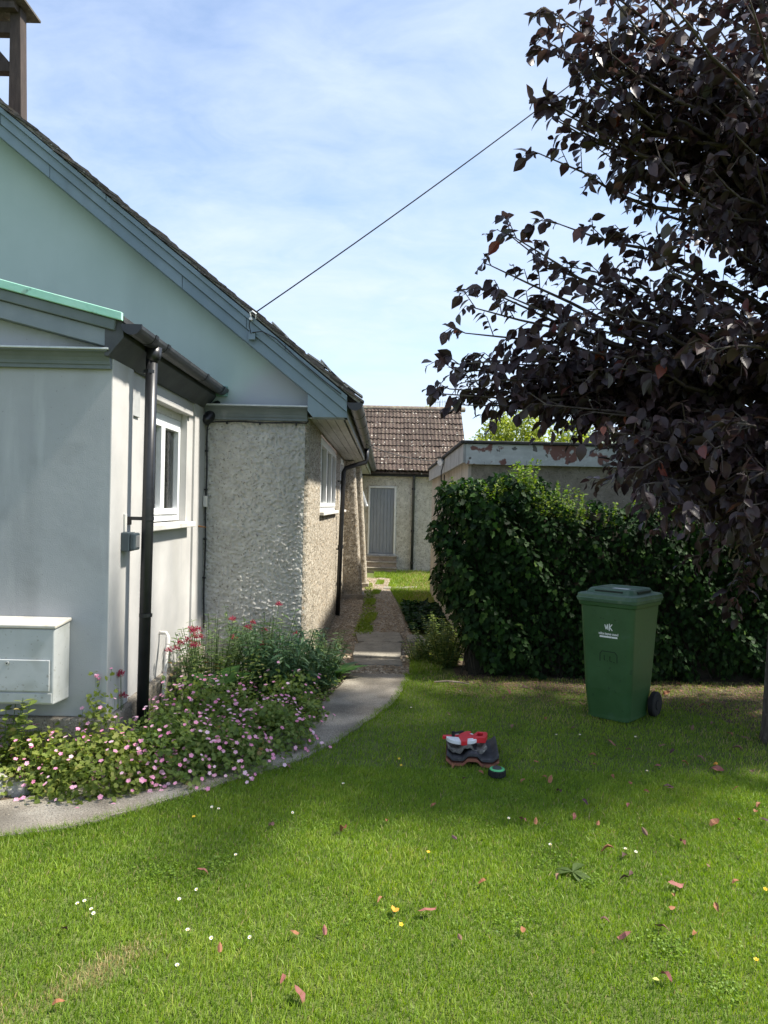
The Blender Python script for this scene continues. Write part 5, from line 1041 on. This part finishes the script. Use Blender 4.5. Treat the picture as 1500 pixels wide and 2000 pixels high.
# ------------------------------------------------------------------ lawn
LAWN = list(PATH_OUT[8:]) + [(.42, 7.6), (.44, 8.3), (.62, 7.65), (.75, 7.45), (4.4, 7.4), (4.4, 1.5), (-2.8, 1.5), (-2.8, 3.25)]
def blades(poly, n, hrange, wrange, seed, band=None, dry=None):
    g_ = np.random.default_rng(seed); xs_, ys_ = zip(*poly); y0, y1 = band or (min(ys_), max(ys_))
    x = g_.uniform(min(xs_), max(xs_), n); y = g_.uniform(y0, y1, n)
    ok = inpoly(x, y, poly) & (np.abs(x) < .56 * y + .7); x, y = x[ok], y[ok]
    pat = .5 + .22 * np.sin(x * 3.1 + 1.3 * np.sin(y * 2.2)) * np.sin(y * 3.7 + 1.1) + .16 * np.sin(x * 9.3 + y * 7.1) * np.sin(y * 11 - x * 4) + .1 * np.sin(x * 23 + 3 * np.sin(y * 17))
    tint = np.clip(.46 * pat + g_.beta(2, 2.6, len(x)) * .62 - .08, 0, .84)
    # worn, dry places: scuffed strip in the near left, bare ground under the hedge and tree
    dr_ = np.exp(-(((x + .95) * .82 + (y - 2.68) * -.57) / .065) ** 2 - (((x + .95) * .57 + (y - 2.68) * .82) / .18) ** 2) * 1.3 + .75 * np.exp(-(((x + 1.28) / .14) ** 2 + ((y - 2.4) / .12) ** 2))
    bare = np.clip((y - 5.9 - .35 * np.sin(x * 3 + 1) - .4 * np.exp(-((x - .55) / .5) ** 2)) / 1.1, 0, 1) * np.clip((x - .25) / .4, 0, 1) + .7 * np.exp(-(((x - 2.9) / .55) ** 2 + ((y - 5.4) / .55) ** 2))
    straw = g_.random(len(x)) < np.clip(dr_ * .8 + bare * .3 + .022, 0, .9); tint = np.where(straw, g_.uniform(.86, 1, len(x)), tint)
    kp = g_.random(len(x)) > np.clip(bare * .45, 0, .7) + .35 * np.clip(dr_, 0, 1); x, y, tint, pat = x[kp], y[kp], tint[kp], pat[kp]; n = len(x)
    h = g_.uniform(*hrange, n) * (.75 + .5 * pat) * (1 + .5 * (g_.random(n) < .04)); wd = g_.uniform(*wrange, n); a = g_.uniform(0, 2 * np.pi, n); lean = np.abs(g_.normal(size=n)) * .55 * h + .15 * h; la = g_.normal(size=n) * 1.4 + .8
    sx, sy = np.cos(a) * wd / 2, np.sin(a) * wd / 2; lx, ly = np.cos(la) * lean, np.sin(la) * lean; z0 = np.full(n, -.002)
    V = np.stack([np.column_stack([x - sx, y - sy, z0]), np.column_stack([x + sx, y + sy, z0]), np.column_stack([x + lx * .35 + sx * .85, y + ly * .35 + sy * .85, h * .6]), np.column_stack([x + lx * .35 - sx * .85, y + ly * .35 - sy * .85, h * .6]), np.column_stack([x + lx, y + ly, h * .97])], 1).reshape(-1, 3)
    F = (np.array([[0, 1, 2], [0, 2, 3], [3, 2, 4]])[None] + (np.arange(n) * 5)[:, None, None]).reshape(-1, 3); return V, F, np.repeat(tint, 5)
parts = [blades(LAWN, 320000, (.011, .026), (.0022, .0040), 61, (1.6, 3.2)), blades(LAWN, 270000, (.012, .028), (.0026, .0046), 62, (3.2, 4.8)), blades(LAWN, 150000, (.013, .030), (.0032, .0056), 63, (4.8, 8.3)),
         blades([(.34, 12.2), (.9, 12.2), (.9, 14.8), (1.9, 15), (1.9, 19.2), (.32, 19.2), (-.2, 18.6), (-.2, 17.4), (.2, 17.2), (.12, 15.6), (.24, 13.5)], 36000, (.03, .08), (.006, .012), 64),
         *[blades([(cx - .09, cy - .35), (cx + .06, cy - .3), (cx + .09, cy + .3), (cx - .05, cy + .4)], 1100, (.02, .07), (.005, .009), 80 + q_) for q_, (cx, cy) in enumerate([(-.2, 9.9), (-.16, 11.2), (-.2, 12.9), (-.12, 14.4), (-.05, 16.2), (-.24, 10.5)])],
         blades([(.28, 7.45), (.6, 7.6), (.62, 8.3), (.34, 8.6)], 4200, (.03, .08), (.003, .006), 66)]
V = np.concatenate([p[0] for p in parts]); off = np.cumsum([0] + [len(p[0]) for p in parts[:-1]]); F = np.concatenate([p[1] + q for p, q in zip(parts, off)]); T = np.concatenate([p[2] for p in parts])
tag(np_mesh('grass', V, F, LM['grass'], None, T), 'short mown green grass covering the lawn', 'grass', kind='stuff'); print('blades', len(V) // 5)
# grass and weeds creeping over the path edge
pe = np.array(PATH_OUT[16:]); g_ = np.random.default_rng(67); n = 5200; k = g_.integers(0, len(pe) - 1, n); f = g_.random((n, 1)); b = pe[k] * (1 - f) + pe[k + 1] * f; b = b + g_.normal(size=(n, 2)) * .014
h = g_.uniform(.02, .05, n); la = g_.uniform(1.6, 4.6, n); ln2 = h * g_.uniform(.3, 1.1, n); wd = .004; a = g_.uniform(0, 6.28, n)
V = np.stack([np.column_stack([b[:, 0] - np.cos(a) * wd / 2, b[:, 1] - np.sin(a) * wd / 2, np.zeros(n)]), np.column_stack([b[:, 0] + np.cos(a) * wd / 2, b[:, 1] + np.sin(a) * wd / 2, np.zeros(n)]), np.column_stack([b[:, 0] + np.cos(la) * ln2, b[:, 1] + np.sin(la) * ln2, h])], 1).reshape(-1, 3)
tag(np_mesh('edge_grass', V, np.arange(3 * n).reshape(-1, 3), LM['grass'], None, np.repeat(g_.beta(2, 2.5, n) * .8, 3)), 'ragged grass fringe growing over the path edge', 'grass', kind='stuff')
# clover and moss rosettes mixed into the lawn
g_ = np.random.default_rng(68); cx = np.column_stack([g_.uniform(-1.6, 3.4, 46), g_.uniform(2.2, 6.0, 46)]); cr = g_.uniform(.06, .22, 46); k = g_.integers(0, 46, 9000)
P = cx[k] + g_.normal(size=(9000, 2)) * cr[k][:, None] * .6; P = P[inpoly(P[:, 0], P[:, 1], LAWN)]; n = len(P); P = np.column_stack([P, g_.uniform(.010, .022, n)])
V, F = scatter(P, frames(g_.normal(size=(n, 3)) * [1, 1, .25], g_.normal(size=(n, 3)) * .35 + [0, 0, 1]), g_.uniform(.006, .012, n), *PALM)
tag(np_mesh('clover', V, F, LM['grass'], None, pad_tint(g_.random(n) * .5, len(PALM[0]))), 'patches of clover leaves growing through the lawn', 'clover', kind='stuff')
# ------------------------------------------------------------------ gravel, litter
def pebbles(name, label, poly, n, size, m, seed, z=.006):
    g_ = np.random.default_rng(seed); xs_, ys_ = zip(*poly); P = np.column_stack([g_.uniform(min(xs_), max(xs_), n), g_.uniform(min(ys_), max(ys_), n)]); P = P[inpoly(P[:, 0], P[:, 1], poly)]; n = len(P)
    base = np.array([(1, 0, 0), (.3, .8, 0), (-.8, .5, 0), (-.7, -.6, 0), (.4, -.8, 0), (.1, .05, .55)]); F0 = [(0, 1, 5), (1, 2, 5), (2, 3, 5), (3, 4, 5), (4, 0, 5)]
    a = g_.uniform(0, 6.28, n); Rm = np.zeros((n, 3, 3)); Rm[:, 0, 0] = np.cos(a); Rm[:, 0, 1] = -np.sin(a); Rm[:, 1, 0] = np.sin(a); Rm[:, 1, 1] = np.cos(a) * g_.uniform(.4, 1, n); Rm[:, 2, 2] = g_.uniform(.4, 1, n)
    V, F = scatter(np.column_stack([P, np.full(n, z)]), Rm, g_.uniform(*size, n), base, F0); return tag(np_mesh(name, V, F, MT[m], None), label, 'gravel', kind='stuff')
pebbles('gravel', 'loose stones and chippings on the path to the rear door', GRAVEL, 20000, (.008, .022), 'pebble', 71)
pebbles('bed_gravel', 'small stones on the soil at the flower bed edge', [(-.60, 5.9), (-.40, 6.4), (-.30, 7.4), (-.5, 7.3), (-.62, 6.4)], 900, (.005, .014), 'pebble', 72, .01)
pebbles('path_grit', 'loose grit scattered on the concrete path', PATH, 2600, (.0025, .006), 'pebble', 73, .019)
pebbles('leaf_crumbs', 'crumbs of dry leaf litter under the hedge', [(.5, 6.7), (2.2, 6.35), (4.2, 5.8), (4.2, 7.4), (.7, 7.4)], 3200, (.006, .016), 'fall_b', 74, .008)
pebbles('path_litter', 'brown leaf litter scattered over the gravel path', GRAVEL, 5200, (.010, .026), 'litter', 75, .014)
FALL = [(-.56, 4.73, .038, 'b'), (-.3, 2.88, .019, 'o'), (-.17, 3.82, .061, 'o'), (-.76, 3.36, .04, 'r'), (-.53, 3.85, .046, 'd'), (-.31, 2.6, .024, 'r'), (-.24, 2.52, .05, 'r'), (-.56, 2.77, .026, 'o'), (-1.01, 2.45, .023, 'o'), (-1.17, 2.88, .019, 'd'), (-.19, 2.9, .023, 'r'), (.02, 3.14, .021, 'o'), (.08, 3.07, .045, 'y'), (.21, 3.06, .057, 'r'), (.05, 3.93, .026, 'o'), (.3, 4.15, .022, 'o'), (.38, 3.74, .03, 'p'), (.46, 3.31, .022, 'o'), (.76, 4.0, .043, 'r'), (.82, 3.96, .032, 'o'), (.8, 3.37, .018, 'b'), (1.04, 4.04, .032, 'r'), (1.14, 3.95, .026, 'o'), (1.1, 3.66, .049, 'o'), (1.17, 3.61, .043, 'd'), (1.35, 3.86, .036, 'b'), (1.5, 3.75, .045, 'r'), (1.76, 4.0, .053, 'o'), (1.91, 4.04, .027, 'o'), (2.12, 4.26, .04, 'o'), (2.06, 4.17, .033, 'o'), (2.05, 4.05, .038, 'd'), (1.09, 3.37, .036, 'd'), (1.14, 3.42, .018, 'd'), (1.3, 3.32, .062, 'r'), (1.26, 3.23, .026, 'o'), (1.12, 2.99, .044, 'b'), (.95, 2.91, .043, 'r'), (.91, 3.02, .02, 'b'), (.57, 2.94, .02, 'o'), (.32, 2.87, .023, 'b'), (1.02, 2.66, .043, 'r'), (.98, 2.64, .025, 'g'), (1.52, 3.5, .023, 'b'), (1.58, 3.36, .013, 'o'), (1.4, 3.14, .021, 'o'), (1.21, 3.12, .017, 'o'), (1.23, 2.94, .016, 'o'), (.99, 5.71, .046, 'b'), (.54, 5.98, .04, 'b'), (1.28, 5.93, .04, 'o'), (1.43, 5.68, .038, 'b'), (1.28, 4.92, .039, 'd'), (1.41, 5.06, .04, 'o'), (1.38, 4.88, .026, 'o'), (1.03, 4.58, .043, 'o'), (1.04, 4.4, .041, 'd'), (.86, 4.56, .024, 'o'), (1.62, 5.33, .05, 'r'), (1.69, 5.19, .035, 'b'), (1.43, 4.67, .025, 'o'), (1.5, 4.55, .024, 'o'), (1.55, 4.42, .029, 'o'), (1.72, 4.52, .048, 'd'), (1.71, 4.48, .03, 'b'), (2.12, 5.03, .047, 'b'), (2.14, 4.85, .078, 'r'), (2.17, 4.93, .046, 'y'), (1.98, 4.94, .039, 'o'), (1.78, 4.88, .032, 'r'), (1.96, 5.3, .042, 'b'), (1.98, 5.17, .041, 'd'), (2.58, 5.64, .053, 'o'), (2.64, 5.52, .051, 'b'), (2.47, 5.28, .056, 'b'), (2.35, 4.82, .032, 'b'), (2.1, 4.5, .03, 'o'), (1.15, 4.24, .034, 'p'), (1.38, 4.22, .028, 'r'), (1.01, 4.9, .026, 'o'), (1.0, 4.62, .025, 'o'), (.63, 4.69, .019, 'o'), (.51, 4.57, .024, 'b'), (.47, 4.79, .045, 'o'), (1.14, 6.77, .054, 'r'), (1.31, 6.96, .046, 'd'), (1.06, 6.54, .052, 'b'), (2.55, 6.84, .064, 'o'), (2.65, 6.64, .062, 'b'), (2.7, 6.42, .051, 'o'), (2.93, 6.56, .061, 'b'), (2.93, 6.29, .05, 'r'), (2.56, 5.89, .047, 'b'), (2.81, 7.22, .048, 'b'), (2.99, 6.14, .049, 'o'), (-.8, 4.97, .046, 'r'), (2.09, 6.14, .041, 'o'), (2.35, 5.75, .038, 'b')]
WORD = dict(o='orange-brown', r='pinkish red', b='dry brown', d='dark maroon', p='purple grey', y='bright orange', g='yellow-green')
SH = []
for k in range(3):
    q = strip_leaf([(0, .01), (.12, .14), (.35, .25 - .03 * k), (.6, .25 - .04 * k), (.84, .11), (1, 0)], [.5, -.5, .9][k], [.35, -.3, .1][k]); V = np.array(q[0]); V[:, 1] -= .5
    V[:, 2] += .08 * np.sin(V[:, 1] * 7 + k); SH.append((V.tolist(), q[1]))
meshes = {}
SPECIAL = {(.08, 3.07): 'bright orange fallen leaf beside the large pinkish leaf on the lawn', (.21, 3.06): 'large pinkish fallen leaf beside the bright orange leaf on the lawn', (-.24, 2.52): 'large pinkish fallen leaf at the bottom edge of the lawn', (.98, 2.64): 'yellow-green fallen leaf in the near lawn', (1.02, 2.66): 'upright pinkish fallen leaf beside the yellow-green leaf',
           (-.17, 3.82): 'curled orange leaf alone on the lawn right of the path', (-.76, 3.36): 'reddish leaf alone on the lawn near the path', (1.3, 3.32): 'long pink fallen leaf on the sunlit lawn', (-.8, 4.97): 'red fallen leaf lying on the path under the flowers', (-1.01, 2.45): 'orange leaf at the bottom of the dry grass patch', (2.17, 4.93): 'bright orange leaf lying under the purple tree'}
for i, (x, y, s, c) in enumerate(FALL):
    k = i % 3
    if (c, k) not in meshes:
        me = bpy.data.meshes.new('fallen_leaf'); me.from_pydata(SH[k][0], [], SH[k][1]); me.materials.append(MT['fall_' + c]); meshes[(c, k)] = me
    o = bpy.data.objects.new('fallen_leaf', meshes[(c, k)]); COL.objects.link(o)
    o.location = (x, y, .034 if x > -.78 or y < 4.5 else .028); o.scale = [max(.040, s * 1.35)] * 3; o.rotation_euler = (R(random.uniform(-28, 28)), R(random.uniform(-28, 28)), random.uniform(0, 6.28))
    LMK = [((.6, 4.95), .45, 'beside the stacked roof tiles'), ((1.93, 6.0), .6, 'near the green bin'), ((.884, 3.44), .35, 'near the dock weed in the lawn'), ((3, 5.5), .75, 'under the tree trunk'), ((-.95, 2.7), .45, 'near the dry scuffed patch of lawn')]
    where = next((w_ for (lx, ly), d_, w_ in LMK if math.hypot(x - lx, y - ly) < d_), None)
    if not where:
        if y > 6.2: where = 'in the bare strip along the hedge foot'
        elif y < 3.2: where = 'on the sunlit lawn nearest the camera' if x > .3 else 'on the near lawn left of the orange leaf'
        elif x < .1: where = 'on the lawn beside the curving path'
        elif x > 1.6: where = 'on the shaded lawn right of the bin'
        elif y < 4.2: where = 'on the lawn in front of the round gadget'
        else: where = 'on the shaded lawn between tiles and bin'
    tag(o, SPECIAL.get((x, y), f'{WORD[c]} fallen leaf lying {where}'), 'fallen leaf', 'fallen leaves on the lawn')
# daisies and buttercups
def bloom(name, x, y, cp, rp, n, mp_, mc, label, cat, group, z=.045):
    t = thing(name, (x, y, 0), label, cat, group); mb = MB()
    for k in range(n):
        a = 2 * math.pi * k / n; c, s = math.cos(a), math.sin(a); o_ = len(mb.v); wd = rp * 1.9 / n * 1.2
        mb.v += [(q * c - u * s, q * s + u * c, zz) for q, u, zz in ((cp * .6, 0, 0), (rp * .7, wd, .002), (rp, 0, .004), (rp * .7, -wd, .002))]; mb.f.append((o_, o_ + 1, o_ + 2, o_ + 3))
    M_ = Matrix.Translation((x, y, z)) @ Matrix.Rotation(R(random.uniform(10, 35)), 4, Vector((1, random.uniform(-.6, .6), 0)))
    local(mb.build('petals', mp_, None), M_, t); local(disc([(0, cp), (.003, cp * .8), (.005, cp * .3)], 10).build('centre', mc, None), M_, t)
    MB().tube([(x, y, 0), (x, y, z)], .0012, 4, False).build('stalk', LM['stalk'], t)
MT['daisy_white'] = mat('daisy_white', (.74, .74, .72), (.82, .82, .8), 40, 3, .6); MT['daisy_yellow'] = mat('daisy_yellow', (.7, .45, .03), (.8, .55, .05), 40, 3, .6)
for x, y in [(-1.18, 3.03), (-1.16, 3.05), (-1.11, 2.99), (-1.09, 2.96), (-.79, 3.08), (-.74, 3.16), (-.64, 3.48), (-.7, 2.86), (-.6, 2.81), (-.46, 2.82), (-.68, 2.64), (-.83, 4.0), (-.87, 4.02), (-.44, 3.97), (1.18, 3.63), (1.22, 3.6), (.83, 3.66), (.68, 3.96), (1.26, 5.45), (1.43, 5.46), (1.82, 5.44), (1.66, 4.73), (.7, 6.68), (-.2, 4.4), (.25, 6.1), (.1, 6.5)]:
    dz = ('near the dry scuffed patch' if y < 3.3 else 'beside the curving path') if x < -.3 else ('in front of the tiles' if y < 4.2 else ('near the bin' if x > 1 else 'between path and hedge'))
    bloom('daisy', x, y, .0032, .008, 14, 'daisy_white', 'daisy_yellow', f'tiny white daisy flowering in the lawn {dz}', 'daisy', 'daisies in the lawn')
for x, y in [(-.93, 3.88), (.24, 3.54), (.1, 2.92), (1.37, 2.74), (.13, 4.84), (.14, 4.72), (1.66, 3.26)]:
    bloom('buttercup', x, y, .003, .009, 5, 'daisy_yellow', 'daisy_yellow', 'tiny yellow buttercup flowering in the lawn', 'buttercup', 'buttercups in the lawn', .05)
